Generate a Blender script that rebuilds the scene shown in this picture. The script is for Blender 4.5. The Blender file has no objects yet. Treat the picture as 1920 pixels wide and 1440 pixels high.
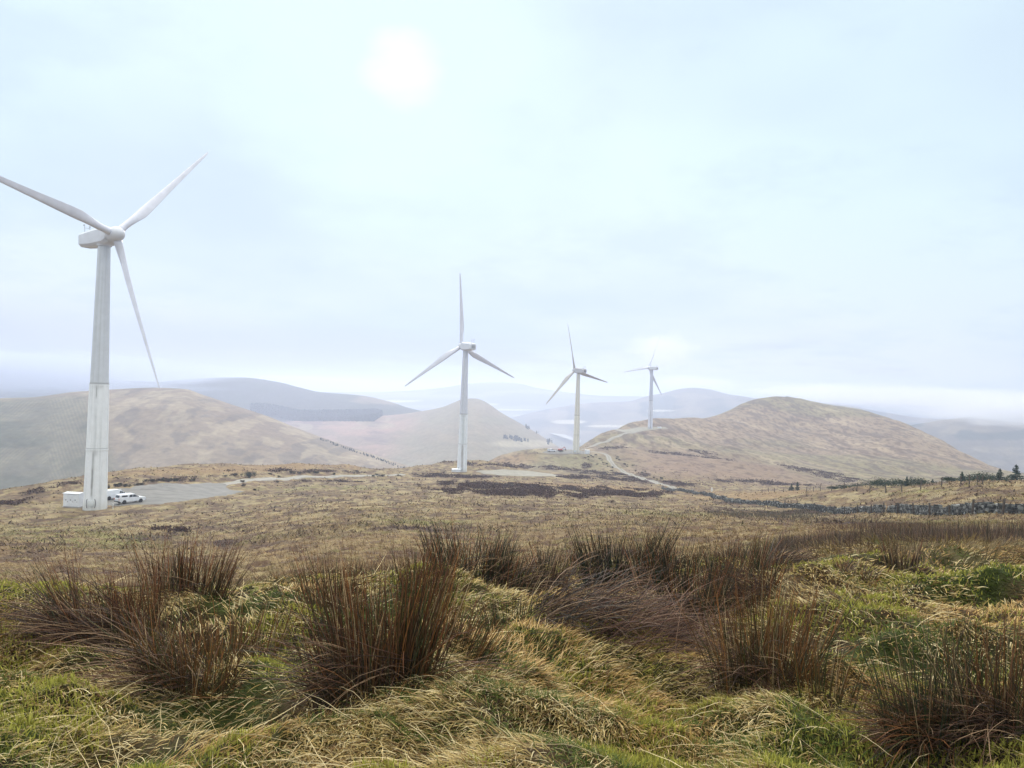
import bpy, math, numpy as np
from mathutils import Vector, Matrix
R = math.radians
rng = np.random.default_rng(7)
C = bpy.context.scene.collection
S = bpy.context.scene

# ------------------------------------------------------------------ camera
F = 1450.0; PITCH = 15 / 1450.0; ROLL = 0.030          # eye at the origin, 1.6 m over the turf
fw = np.array([0, math.cos(PITCH), math.sin(PITCH)]); r0 = np.array([1., 0, 0]); u0 = np.cross(r0, fw)
rt = math.cos(ROLL) * r0 + math.sin(ROLL) * u0; up = -math.sin(ROLL) * r0 + math.cos(ROLL) * u0
cd = bpy.data.cameras.new('camera'); cam = bpy.data.objects.new('camera', cd); C.objects.link(cam)
cd.sensor_width = 36; cd.lens = 36 * F / 1920; cd.clip_start = 0.05; cd.clip_end = 60000
M = Matrix(((rt[0], up[0], -fw[0], 0), (rt[1], up[1], -fw[1], 0), (rt[2], up[2], -fw[2], 0), (0, 0, 0, 1)))
cam.matrix_world = M; S.camera = cam

def ray(px, py):
    return fw + rt * ((px - 960) / F) - up * ((py - 720) / F)
def at(px, py, Z):                                      # survey point: bearing, drop and forward distance
    d = ray(px, py); return d * (Z / d[1])
def yh(px): return 735 + 0.03 * (px - 960)
def proj(x, y, z):
    dep = x * fw[0] + y * fw[1] + z * fw[2]
    dep = np.where(dep < 0.05, 0.05, dep)
    return 960 + F * (x * rt[0] + y * rt[1] + z * rt[2]) / dep, 720 - F * (x * up[0] + y * up[1] + z * up[2]) / dep

# ------------------------------------------------------------------ noise
_tab = rng.random((256, 256))
def vn(x, y, seed=0):
    x = np.asarray(x, float) + seed * 17.37; y = np.asarray(y, float) + seed * 9.71
    xi = np.floor(x).astype(np.int64); yi = np.floor(y).astype(np.int64)
    fx = x - xi; fy = y - yi; fx = fx * fx * (3 - 2 * fx); fy = fy * fy * (3 - 2 * fy)
    a = _tab[xi & 255, yi & 255]; b = _tab[(xi + 1) & 255, yi & 255]
    c = _tab[xi & 255, (yi + 1) & 255]; d = _tab[(xi + 1) & 255, (yi + 1) & 255]
    return a + (b - a) * fx + (c - a) * fy + (a - b - c + d) * fx * fy
def fbm(x, y, oct=4, seed=0):
    s = 0; a = 1; t = 0
    for k in range(oct):
        s = s + a * vn(x * 2 ** k, y * 2 ** k, seed + k * 3); t += a; a *= .5
    return s / t
def sst(a, b, x):
    t = np.clip((x - a) / (b - a), 0, 1); return t * t * (3 - 2 * t)

# ------------------------------------------------------------------ objects
def tag(o, label=None, cat=None, group=None, kind=None):
    if label: o['label'] = label
    if cat: o['category'] = cat
    if group: o['group'] = group
    if kind: o['kind'] = kind
    return o
def link(name, me, mat=None, parent=None, loc=(0, 0, 0)):
    o = bpy.data.objects.new(name, me); C.objects.link(o); o.location = loc
    if mat is not None: me.materials.append(mat)
    if parent is not None: o.parent = parent
    return o
def empty(name, loc, rz=0):
    o = bpy.data.objects.new(name, None); C.objects.link(o); o.location = loc; o.rotation_euler = (0, 0, rz)
    o.empty_display_size = .5; return o
def npmesh(name, V, Q, col=None, smooth=True):
    V = np.asarray(V, np.float32); Q = np.asarray(Q, np.int32); k = Q.shape[1]
    me = bpy.data.meshes.new(name); me.vertices.add(len(V)); me.vertices.foreach_set('co', V.ravel())
    me.loops.add(Q.size); me.loops.foreach_set('vertex_index', Q.ravel())
    me.polygons.add(len(Q)); me.polygons.foreach_set('loop_start', np.arange(0, Q.size, k, dtype=np.int32))
    if smooth: me.polygons.foreach_set('use_smooth', np.ones(len(Q), bool))
    if col is not None:
        a = me.color_attributes.new('tone', 'FLOAT_COLOR', 'POINT')
        a.data.foreach_set('color', np.concatenate([col, np.ones((len(col), 1))], 1).astype(np.float32).ravel())
    me.update(calc_edges=True); me.validate(); return me
class MB:                                               # collects pieces into ONE mesh
    def __init__(s): s.v = []; s.f = []
    def add(s, V, Fc, T=None):
        n = len(s.v)
        for p in V:
            p = Vector(p)
            if T is not None: p = T @ p
            s.v.append(tuple(p))
        s.f += [tuple(i + n for i in f) for f in Fc]; return s
    def box(s, c, d, T=None):
        x, y, z = d[0] / 2, d[1] / 2, d[2] / 2
        V = [(c[0] + i * x, c[1] + j * y, c[2] + k * z) for k in (-1, 1) for j in (-1, 1) for i in (-1, 1)]
        return s.add(V, [(0, 2, 3, 1), (4, 5, 7, 6), (0, 1, 5, 4), (2, 6, 7, 3), (0, 4, 6, 2), (1, 3, 7, 5)], T)
    def loft(s, rings, caps=True, T=None):
        n = len(rings[0]); V = [p for r in rings for p in r]; Fc = []
        for a in range(len(rings) - 1):
            for i in range(n):
                j = (i + 1) % n; Fc.append((a * n + i, a * n + j, (a + 1) * n + j, (a + 1) * n + i))
        if caps: Fc += [tuple(range(n))[::-1], tuple((len(rings) - 1) * n + i for i in range(n))]
        return s.add(V, Fc, T)
    def lathe(s, prof, n=32, T=None, caps=True):        # (radius, z)
        return s.loft([[(r * math.cos(2 * math.pi * i / n), r * math.sin(2 * math.pi * i / n), z) for i in range(n)] for r, z in prof], caps, T)
    def build(s, name, mat=None, parent=None, smooth=False, bevel=0, loc=(0, 0, 0), autos=None):
        me = bpy.data.meshes.new(name); me.from_pydata(s.v, [], s.f); me.update()
        if smooth:
            me.polygons.foreach_set('use_smooth', [True] * len(me.polygons))
            if autos: me.set_sharp_from_angle(angle=R(autos))
        o = link(name, me, mat, parent, loc)
        if bevel:
            b = o.modifiers.new('bevel', 'BEVEL'); b.width = bevel; b.segments = 2; b.limit_method = 'ANGLE'
        return o

# ------------------------------------------------------------------ materials
def mat(name, col=(.5, .5, .5), rough=.8, spec=.3, metal=0.):
    m = bpy.data.materials.new(name); m.use_nodes = True
    b = m.node_tree.nodes['Principled BSDF']
    b.inputs['Base Color'].default_value = (*col, 1); b.inputs['Roughness'].default_value = rough
    b.inputs['Specular IOR Level'].default_value = spec; b.inputs['Metallic'].default_value = metal
    return m
def nd(m, t, **kw):
    n = m.node_tree.nodes.new(t)
    for k, v in kw.items(): setattr(n, k, v)
    return n
def noisy(name, col, amt=.25, scale=3., rough=.8, spec=.3, bump=0., col2=None, detail=5, stretch=(1, 1, 1)):
    m = mat(name, col, rough, spec); L = m.node_tree.links; b = m.node_tree.nodes['Principled BSDF']
    tc = nd(m, 'ShaderNodeTexCoord'); mp = nd(m, 'ShaderNodeMapping'); mp.inputs['Scale'].default_value = stretch
    L.new(tc.outputs['Object'], mp.inputs[0])
    n = nd(m, 'ShaderNodeTexNoise'); n.inputs['Scale'].default_value = scale; n.inputs['Detail'].default_value = detail
    n.inputs['Roughness'].default_value = .6
    L.new(mp.outputs[0], n.inputs['Vector'])
    r = nd(m, 'ShaderNodeValToRGB'); c2 = col2 or tuple(c * (1 - amt) for c in col)
    r.color_ramp.elements[0].position = .32; r.color_ramp.elements[0].color = (*c2, 1)
    r.color_ramp.elements[1].position = .68; r.color_ramp.elements[1].color = (*(tuple(min(1, c * (1 + amt * .6)) for c in col) if not col2 else col), 1)
    L.new(n.outputs[0], r.inputs[0]); L.new(r.outputs[0], b.inputs['Base Color'])
    if bump:
        bp = nd(m, 'ShaderNodeBump'); bp.inputs['Strength'].default_value = .6; bp.inputs['Distance'].default_value = bump
        L.new(n.outputs[0], bp.inputs['Height']); L.new(bp.outputs[0], b.inputs['Normal'])
    return m
def tonemat(name, rough=.85, spec=.2, layers=(), bump=(), trans=0.):
    """colour from the 'tone' attribute x procedural noise layers (scale, amount, stretch); bump layers (scale, distance)"""
    m = mat(name, rough=rough, spec=spec); L = m.node_tree.links; b = m.node_tree.nodes['Principled BSDF']
    a = nd(m, 'ShaderNodeAttribute', attribute_name='tone'); cur = a.outputs['Color']
    tc = nd(m, 'ShaderNodeTexCoord')
    for sc, amt in layers:
        n = nd(m, 'ShaderNodeTexNoise'); n.inputs['Scale'].default_value = sc; n.inputs['Detail'].default_value = 4
        n.inputs['Roughness'].default_value = .65
        L.new(tc.outputs['Object'], n.inputs['Vector'])
        mr = nd(m, 'ShaderNodeMapRange'); mr.inputs[1].default_value = .3; mr.inputs[2].default_value = .7
        mr.inputs[3].default_value = 1 - amt; mr.inputs[4].default_value = 1 + amt
        L.new(n.outputs[0], mr.inputs[0])
        v = nd(m, 'ShaderNodeVectorMath', operation='SCALE'); L.new(cur, v.inputs[0]); L.new(mr.outputs[0], v.inputs['Scale'])
        cur = v.outputs[0]
    L.new(cur, b.inputs['Base Color'])
    prev = None
    for sc, dist in bump:
        n = nd(m, 'ShaderNodeTexNoise'); n.inputs['Scale'].default_value = sc; n.inputs['Detail'].default_value = 5
        L.new(tc.outputs['Object'], n.inputs['Vector'])
        bp = nd(m, 'ShaderNodeBump'); bp.inputs['Strength'].default_value = 1; bp.inputs['Distance'].default_value = dist
        L.new(n.outputs[0], bp.inputs['Height'])
        if prev: L.new(prev, bp.inputs['Normal'])
        prev = bp.outputs[0]
    if prev: L.new(prev, b.inputs['Normal'])
    if trans:
        t = nd(m, 'ShaderNodeBsdfTranslucent'); L.new(cur, t.inputs[0])
        mx = nd(m, 'ShaderNodeMixShader'); mx.inputs[0].default_value = trans
        L.new(b.outputs[0], mx.inputs[1]); L.new(t.outputs[0], mx.inputs[2])
        L.new(mx.outputs[0], m.node_tree.nodes['Material Output'].inputs['Surface'])
    return m

# ------------------------------------------------------------------ terrain heights
CP = []
def P(*a): CP.append(a)
def PZ(px, Z, z): P(px, yh(px) - z * F / Z, Z)          # by height instead of drop
for px in (0, 320, 640, 960, 1280, 1600, 1920):
    PZ(px, 1.2, -1.6); PZ(px, 2.2, -1.6); PZ(px, 3.3, -1.6); PZ(px, 4.3, -1.63)
for px in (0, 180, 400): 
    PZ(px, 5.2, -1.7); P(px, 1132, 6.15); P(px, 1136, 9); P(px, 1122, 16); P(px, 1085, 30); P(px, 1045, 50); P(px, 1000, 85)
for px in (640, 900):
    PZ(px, 5.5, -1.72); P(px, 1100, 7.4); P(px, 1096, 12); P(px, 1075, 20); P(px, 1040, 35); P(px, 1000, 60); P(px, 962, 100); P(px, 935, 150); P(px, 915, 200); P(px, 901, 250)
for px in (1200, 1330):
    PZ(px, 5.4, -1.72); P(px, 1118, 7); P(px, 1086, 9); P(px, 1072, 14); P(px, 1035, 25); P(px, 1000, 45); P(px, 970, 85); P(px, 945, 150)
P(1560, 1200, 5.67); P(1560, 1100, 7.8); P(1560, 1052, 10.2); P(1560, 1040, 16); P(1560, 1010, 25); P(1560, 990, 45); P(1560, 977, 75); P(1560, 966, 108)
P(1740, 1195, 5.7); P(1740, 1100, 8); P(1740, 1050, 10.6); P(1740, 1036, 16); P(1740, 1008, 25); P(1740, 990, 42); P(1740, 971, 68)
P(1920, 1200, 5.65); P(1920, 1100, 8.2); P(1920, 1043, 10.9); P(1920, 1034, 15); P(1920, 1008, 23); P(1920, 990, 34); P(1920, 972, 52)
P(1440, 950, 145); P(1375, 942, 175); P(1300, 926, 225); P(1250, 918, 280)
P(1920, 940, 64); P(1920, 906, 92); P(1760, 940, 86); P(1760, 908, 108); P(1640, 945, 108); P(1600, 916, 140); P(1480, 922, 190); P(1400, 926, 235)
P(1920, 918, 130); P(1760, 920, 150); P(1600, 926, 200)
P(1400, 915, 320); P(1480, 914, 320); P(1600, 911, 350); P(1760, 907, 330); P(1880, 908, 330); P(1880, 896, 450)
P(1250, 898, 350); P(1310, 890, 380)
P(1400, 880, 450); P(1400, 850, 560); P(1400, 800, 740); P(1600, 870, 520); P(1600, 820, 700); P(1780, 878, 540); P(1500, 800, 760)
for a in ((1090, 833, 560), (1120, 818, 620), (1160, 801, 690), (1220, 788, 760), (1290, 783, 800), (1370, 770, 850), (1390, 756, 880), (1430, 746, 900), (1500, 746, 900), (1560, 759, 890), (1620, 771, 870), (1700, 797, 820), (1790, 842, 720), (1850, 868, 650), (1890, 885, 600), (1930, 893, 590)):
    P(*a); PZ(a[0], a[2] * 1.18, -((a[1] - yh(a[0])) / F * a[2]) - 32); PZ(a[0], a[2] * 1.6, -150)
P(1219, 804, 636); P(1185, 808, 625); P(1250, 803, 640); P(1300, 815, 640); P(1219, 820, 590); P(1150, 828, 560); P(1150, 850, 490); P(1219, 850, 500); P(1250, 868, 450); P(1180, 878, 420)
P(1080, 850, 468); P(1030, 850, 468); P(1110, 849, 468); P(1080, 842, 492); P(1020, 839, 500); P(975, 847, 490); P(940, 860, 470); P(1080, 884, 392); P(1000, 880, 400); P(1140, 880, 400); P(1142, 865, 430); P(1200, 896, 360)
P(1000, 886, 330); P(1100, 892, 340); P(960, 890, 305)
P(1080, 852, 540); PZ(1020, 620, -75); PZ(1080, 700, -110)
P(178, 955, 142); P(130, 955, 142); P(240, 945, 148); P(300, 930, 162); P(400, 915, 188); P(450, 905, 204); P(520, 899, 226); P(600, 895, 250); P(700, 891, 272); P(866, 885, 308); P(780, 888, 290)
P(0, 970, 125)
for a in ((0, 922, 190), (80, 907, 200), (160, 894, 212), (250, 882, 226), (340, 873, 240), (420, 869, 255), (560, 868, 280), (650, 871, 300), (760, 877, 330), (830, 866, 365), (900, 864, 375), (940, 868, 380)):
    P(*a); PZ(a[0], a[2] * 1.2, -((a[1] - yh(a[0])) / F * a[2]) - 14); PZ(a[0], a[2] * 1.9, -95); PZ(a[0], 1100, -170)
CP = np.array(CP, float)
def azl(px, py, Z):
    d = [at(*a) for a in zip(px, py, Z)]; d = np.array(d)
    r = np.hypot(d[:, 0], d[:, 1]); return np.arctan2(d[:, 0], d[:, 1]), np.log(r), d[:, 2] / r
ca, cl, ce = azl(CP[:, 0], CP[:, 1], CP[:, 2])
ex = [(-R(41), cl[i], ce[i]) for i in range(len(ca)) if CP[i, 0] <= 5] + [(R(41), cl[i], ce[i]) for i in range(len(ca)) if CP[i, 0] >= 1915]
ex = np.array(ex); ca = np.r_[ca, ex[:, 0]]; cl = np.r_[cl, ex[:, 1]]; ce = np.r_[ce, ex[:, 2]]
AZS = 3.0
def kern(d2): return 0.5 * d2 * np.log(d2 + 1e-12)
pts = np.c_[ca * AZS, cl]; n = len(pts)
# many points near the eye are dense in ln r: fit e
K = kern(((pts[:, None] - pts[None]) ** 2).sum(-1)) + np.eye(n) * 2e-3
A = np.zeros((n + 3, n + 3)); A[:n, :n] = K; A[:n, n] = 1; A[:n, n + 1:] = pts; A[n, :n] = 1; A[n + 1:, :n] = pts.T
w = np.linalg.solve(A, np.r_[ce, 0, 0, 0])
def efit(az, l):
    sh = az.shape; q = np.c_[np.clip(az, -R(41), R(41)).ravel() * AZS, l.ravel()]; out = np.empty(len(q))
    for i in range(0, len(q), 20000):
        b = q[i:i + 20000]; out[i:i + 20000] = kern(((b[:, None] - pts[None]) ** 2).sum(-1)) @ w[:n] + w[n] + b @ w[n + 1:]
    return out.reshape(sh)
# polar grid, fine inside the view, coarse behind the camera
azf = np.arange(-R(42), R(42) + 1e-6, 0.0022)
azo = np.arange(azf[-1] + R(2.5), 2 * math.pi + azf[0] - R(1), R(3))
AZ = np.r_[azf, azo]; NA = len(AZ); NF = len(azf)
LR = np.r_[np.log(np.linspace(.25, 2.0, 12)), np.arange(math.log(2.03), math.log(1500), 0.0058)]; NR = len(LR)
LC = np.linspace(LR[0], LR[-1], 500); AC = np.linspace(azf[0], azf[-1], 220)
EC = efit(*np.meshgrid(AC, LC, indexing='ij'))
# smooth resample of the coarse fit
def resample(az, l):
    fa = np.clip((az - AC[0]) / (AC[1] - AC[0]), 0, len(AC) - 1.001); fl = np.clip((l - LC[0]) / (LC[1] - LC[0]), 0, len(LC) - 1.001)
    i = fa.astype(int); j = fl.astype(int); u = fa - i; v = fl - j
    return EC[i, j] * (1 - u) * (1 - v) + EC[i + 1, j] * u * (1 - v) + EC[i, j + 1] * (1 - u) * v + EC[i + 1, j + 1] * u * v
GA, GL = np.meshgrid(AZ, LR, indexing='ij')
E = resample(GA, GL)
back = AZ > azf[-1] + 1e-6
t = ((AZ - azf[-1]) / (2 * math.pi + azf[0] - azf[-1]))[:, None]; t = t * t * (3 - 2 * t)
E = np.where(back[:, None], E[NF - 1][None] * (1 - t) + E[0][None] * t, E)
GR = np.exp(GL); X = GR * np.sin(GA); Y = GR * np.cos(GA)
Z0 = GR * E
Z0 = np.where(GR < 1.6, Z0[:, :1] * 0 - 1.6, Z0)
PX, PY = proj(X, Y, Z0)
front = (Y > 1)

def ell(cx, cy, rx, ry, rot=0., soft=.35, warp=.25):
    """soft patch on the hillside, centred on the survey bearing (cx, cy)"""
    c, s = math.cos(R(rot)), math.sin(R(rot))
    dx = PX - cx; dy = PY - cy; u = (dx * c + dy * s) / rx; v = (-dx * s + dy * c) / ry
    d = np.sqrt(u * u + v * v) + (WN - .5) * warp * 2
    return np.where(front, 1 - sst(1 - soft, 1 + soft, d), 0)
WN = fbm(GA * 60, GL * 14, 4, 5)

# hummocks and tussocks
knoll = 1 - sst(9, 16, GR)
rel = fbm(X * .9, Y * .9, 3, 1) - .5
tus = np.abs(fbm(X * 2.3 + 3, Y * 2.3, 2, 9) - .5) * 2
D = knoll * (rel * .55 + (fbm(X * 3.1, Y * 3.1, 3, 4) - .5) * .24)
mid = sst(6, 14, GR) * (1 - sst(120, 260, GR))
tm = 1 - np.abs(fbm(X * .75 + 7, Y * .75, 3, 12) - .5) * 2.6
D += mid * ((tm - .6) * .44 + (fbm(X * 2.1, Y * 2.1, 2, 15) - .5) * .14)
D += sst(60, 200, GR) * (fbm(X * .12, Y * .12, 4, 21) - .5) * 1.6 * (1 - sst(500, 900, GR) * .3)
D += sst(300, 500, GR) * (fbm(X * .025, Y * .03, 4, 22) - .5) * 5
flat = np.zeros_like(D)
for a in ((178, 955, 60, 8), (240, 945, 60, 9), (300, 930, 110, 14), (400, 915, 70, 12), (866, 885, 30, 5), (980, 887, 90, 7), (1070, 849, 60, 6), (1110, 850, 30, 6), (1215, 803, 45, 6)):
    flat = np.maximum(flat, ell(*a, soft=.4, warp=.05))
D *= (1 - .93 * flat)
D = np.where(GR < 1.6, 0, D)
ZG = Z0 + D

def ground_z(x, y):
    r = np.hypot(x, y); az = np.arctan2(x, y); l = np.log(np.maximum(r, .26))
    fa = np.clip((az - azf[0]) / 0.0022, 0, NF - 1.001); i = fa.astype(int); u = fa - i
    j = np.clip(np.searchsorted(LR, l) - 1, 0, NR - 2); v = np.clip((l - LR[j]) / (LR[j + 1] - LR[j]), 0, 1)
    return ZG[i, j] * (1 - u) * (1 - v) + ZG[i + 1, j] * u * (1 - v) + ZG[i, j + 1] * (1 - u) * v + ZG[i + 1, j + 1] * u * v
EG = ZG / GR
def on(px, py):
    """first point of the ground on that line of sight"""
    d = ray(px, py); az = math.atan2(d[0], d[1]); e = d[2] / math.hypot(d[0], d[1])
    i = int(np.clip(round((az - azf[0]) / 0.0022), 0, NF - 1)); k = np.nonzero((EG[i] >= e) & (GR[i] > 2.2))[0]
    if len(k) == 0: j = int(np.argmax(np.where(GR[i] > 30, EG[i], -9)))
    else: j = k[0]
    r = GR[i, j]; x, y = r * math.sin(az), r * math.cos(az)
    return np.array([x, y, float(ground_z(np.array(x), np.array(y)))])
def onZ(px, Z):
    d = ray(px, 800); x = d[0] / d[1] * Z; return np.array([x, Z, float(ground_z(np.array(x), np.array(float(Z))))])

# ------------------------------------------------------------------ ground colour zones (what grows where)
def c3(*c): return np.array(c)[None, None, :]
def mixc(a, b, m): return a + (b - a) * m[..., None]
f1 = fbm(X * .35, Y * .35, 4, 31); f2 = fbm(X * 1.4, Y * 1.4, 4, 33); f3 = fbm(X * .05, Y * .05, 4, 35)
strk = fbm(GA * 130, GL * 40, 4, 41)                      # bands across the view: grazing-angle terraces
col = c3(.23, .165, .09) + np.zeros(X.shape + (3,))
col = mixc(col, c3(.185, .16, .07), sst(.45, .7, f1) * .8)
col = mixc(col, c3(.125, .078, .055), sst(.46, .60, f2) * .85)
col = mixc(col, c3(.34, .265, .14), sst(.50, .66, fbm(X * 1.2, Y * 1.2, 3, 37)) * .6)
col = mixc(col, c3(.10, .065, .055), sst(.62, .70, fbm(X * .3, Y * .3, 4, 38)) * .7)
col = mixc(col, c3(.12, .085, .06), sst(.5, .7, strk) * .5 * sst(60, 150, GR))
kn = knoll
nearc = mixc(c3(.06, .04, .02) + 0 * col, c3(.035, .045, .012), sst(.4, .65, fbm(X * 1.1, Y * 1.1, 3, 51)))  # soil under the knoll grass painted dark, as shade in the gaps between blades
nearc = mixc(nearc, c3(.025, .018, .012), sst(.6, .75, fbm(X * 2.4, Y * 2.4, 3, 52)))
col = mixc(col, nearc, kn)
# hills beyond: green-brown knoll, tan and brown big hill
far = sst(330, 420, GR)
hs = fbm(X * .11, (ZG + .30 * X + (fbm(X * .01, Y * .01, 3, 60) - .5) * 30) * .42, 4, 61)
hcol = c3(.235, .183, .13) + 0 * col
hcol = mixc(hcol, c3(.205, .18, .11), sst(.45, .62, fbm(X * .006, Y * .008, 3, 62)))
hcol = mixc(hcol, c3(.085, .07, .065), sst(.53, .62, hs) * .62)
hcol = mixc(hcol, c3(.44, .36, .25), sst(.56, .70, fbm(X * .07 + 4, (ZG + .38 * X) * .24, 4, 63)) * .35)
hcol = mixc(hcol, c3(.215, .15, .11), ell(1330, 880, 220, 32, 8, .5) * .8)
hcol = mixc(hcol, c3(.19, .175, .095), ell(1080, 866, 110, 16, 2, .5) * .7)
hcol = mixc(hcol, c3(.25, .17, .10), ell(945, 868, 60, 12, -8, .5) * .8)
col = mixc(col, hcol, far)
HEA = c3(.062, .040, .036)
hm = np.zeros_like(GR)
for a in ((1010, 916, 190, 7, 2), (930, 924, 130, 5, 3), (1120, 925, 100, 4, 3), (860, 892, 90, 3.2, 1), (960, 874, 130, 3, 3), (1120, 886, 90, 4, 4), (1180, 896, 60, 5, 5), (1060, 893, 130, 3, 4), (1250, 905, 60, 4, 5),
          (1440, 958, 105, 11, 3), (1390, 945, 60, 5, 4), (130, 912, 90, 3, -8), (20, 945, 40, 3, -8), (1150, 842, 45, 4, -3), (1065, 838, 40, 3, -3), (1055, 852, 50, 2.5, 0), (1190, 822, 60, 3, -28), (1290, 853, 90, 2.2, 6), (1100, 870, 12, 14, 0),
          (270, 1010, 60, 6, 0), (430, 1022, 40, 7, 5), (330, 1000, 40, 6, 5), (780, 995, 60, 5, 3), (1620, 985, 160, 5, 2), (1500, 880, 45, 5, 12), (1560, 893, 60, 6, 12), (1420, 905, 80, 3, 3),
          (1240, 808, 30, 3, 3), (1320, 848, 30, 3, 12), (1360, 835, 40, 3, 18), (1480, 830, 50, 4, 22), (1600, 840, 60, 4, 25), (1690, 850, 40, 4, 30), (620, 903, 60, 2, 2), (330, 900, 60, 2.5, -6), (560, 884, 110, 2, 1)):
    hm = np.maximum(hm, ell(*a, soft=.35, warp=.6))
hm = hm * sst(.30, .50, fbm(X * .22, Y * .10, 4, 68)); col = mixc(col, HEA, hm * .92 * (1 - .35 * far))
spk = fbm(X * .55 + 9, Y * .22, 4, 69); col = mixc(col, c3(.095, .065, .05), sst(.54, .66, spk) * .75 * sst(25, 90, GR) * (1 - flat)); col = mixc(col, c3(.36, .30, .17), sst(.56, .68, fbm(X * .5, Y * .2 + 9, 4, 70)) * .6 * sst(40, 110, GR) * (1 - sst(300, 450, GR)))
gm = np.zeros_like(GR)
for a in ((1780, 985, 130, 6, 1), (1250, 965, 100, 5, 2), (1800, 955, 60, 3, 0), (1700, 925, 80, 3, -4), (620, 915, 140, 4, 0), (150, 1010, 140, 20, 4), (800, 980, 90, 6, 2), (740, 870, 60, 3, 0)):
    gm = np.maximum(gm, ell(*a, soft=.5, warp=.4))
col = mixc(col, c3(.21, .21, .075), gm * .6 * sst(.4, .62, fbm(X * .7, Y * .7, 3, 66)))
om = np.maximum(ell(1400, 930, 120, 6, -3, .5), ell(450, 880, 260, 7, -2, .5))
om = np.maximum(om, ell(1150, 915, 220, 4, 3, .5))
col = mixc(col, c3(.27, .18, .095), om * .65)
col = col * (1 - (1 - far[..., None]) * np.array([.10, .09, .07]))
MAT_G = tonemat('moorland turf', layers=((.9, .22), (6, .25), (40, .2)), bump=((5, .10), (24, .05)), rough=.95, spec=.1)
idx = (np.arange(NA)[:, None] * NR + np.arange(NR - 1)[None])
nxt = (np.roll(np.arange(NA), -1)[:, None] * NR + np.arange(NR - 1)[None])
Q = np.stack([idx, nxt, nxt + 1, idx + 1], -1).reshape(-1, 4)[:, ::-1]
V = np.stack([X, Y, ZG], -1).reshape(-1, 3)
# close the little disc under the tripod
colf = np.clip(col, .01, .9).reshape(-1, 3)
a0 = np.arange(NA) * NR
me = npmesh('ground', V, Q, colf)
g = link('ground', me, MAT_G); tag(g, kind='structure')
mm = MB(); ring = [tuple(V[i]) for i in a0]
mm.add(ring + [(0, 0, -1.6)], [(i, NA, (i + 1) % NA) for i in range(NA)][::-1])
o = mm.build('turf', mat('turf underfoot', (.12, .1, .05))); tag(o, kind='structure')

HAZE = .00038; HAZE_G = .5; SUN_E = 1.5; EXPO = 0.30
SKY_LOW = (.64, .71, .92); SKY_HIGH = (.65, .795, .835); SKY_DARK = (.52, .635, .785)
SKY_GLOW = (.66, .81, .825); SKY_CORE = (.84, .84, .83); SKY_BASE = (.44, .50, .68); SKY_RENT = (.90, .95, 1.0)
# ------------------------------------------------------------------ farther hills and the valley floor
VZ = -165.0
def hill(ridge, front_run, back_run, colour, seed, rough=.06, step=None, ns=360, nt=110, shape=1.0, base=VZ - 6, mat_=None):
    """ridge = (px, py, Z) survey of the skyline; the flanks fall away in front and behind"""
    P3 = np.array([at(*a) for a in ridge]); s = np.r_[0, np.cumsum(np.hypot(*np.diff(P3[:, :2], axis=0).T))]
    u = np.linspace(0, s[-1], ns); 
    # smooth interpolation (monotone-ish) of the skyline
    def pch(x, y, xs):
        h = np.diff(x); d = np.diff(y) / h; m = np.r_[d[0], np.where(d[1:] * d[:-1] > 0, 2 * d[1:] * d[:-1] / (d[1:] + d[:-1] + 1e-12), 0), d[-1]]
        i = np.clip(np.searchsorted(x, xs) - 1, 0, len(h) - 1); t = (xs - x[i]) / h[i]
        return (2*t**3-3*t**2+1)*y[i] + (t**3-2*t**2+t)*h[i]*m[i] + (-2*t**3+3*t**2)*y[i+1] + (t**3-t**2)*h[i]*m[i+1]
    rx, ry, rz = (pch(s, P3[:, k], u) for k in range(3))
    T = np.r_[-np.linspace(1, 0, nt) ** 1.3, np.linspace(0, 1, 40)[1:] ** 1.2]
    U, TT = np.meshgrid(np.arange(ns), T, indexing='ij')
    dx, dy = rx / np.hypot(rx, ry), ry / np.hypot(rx, ry)
    run = np.where(TT < 0, front_run, back_run)
    x = rx[U] + dx[U] * TT * run; y = ry[U] + dy[U] * TT * run
    a = np.abs(TT); f = np.where(TT < 0, (1 - np.cos(np.pi * np.clip(a, 0, 1) ** shape)) / 2, (1 - np.cos(np.pi * a)) / 2)
    H = rz[U] - base
    nz = (fbm(x / front_run * 5, y / front_run * 5, 5, seed) - .5) * H * rough * 4 * np.clip(a * 2.2, 0.02, 1) * (1 - f * .6)
    z = rz[U] - H * f + nz
    px, py = proj(x, y, z)
    col = colour(x, y, z, px, py, a, TT)
    nT = len(T); i = (np.arange(ns - 1)[:, None] * nT + np.arange(nT - 1)[None]); q = np.stack([i, i + nT, i + nT + 1, i + 1], -1).reshape(-1, 4)
    V = np.stack([x, y, z], -1).reshape(-1, 3)
    o = link('hill', npmesh('hill', V, q, np.clip(col, .01, .9).reshape(-1, 3)), mat_ or MAT_H); tag(o, kind='structure')
    return o
MAT_H = tonemat('hillside', layers=((.03, .12), (.15, .2)), bump=((.05, 2.5),), rough=1, spec=.05)
def z3(x, *c): return np.array(c)[None, None, :] + np.zeros(x.shape + (3,))
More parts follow.
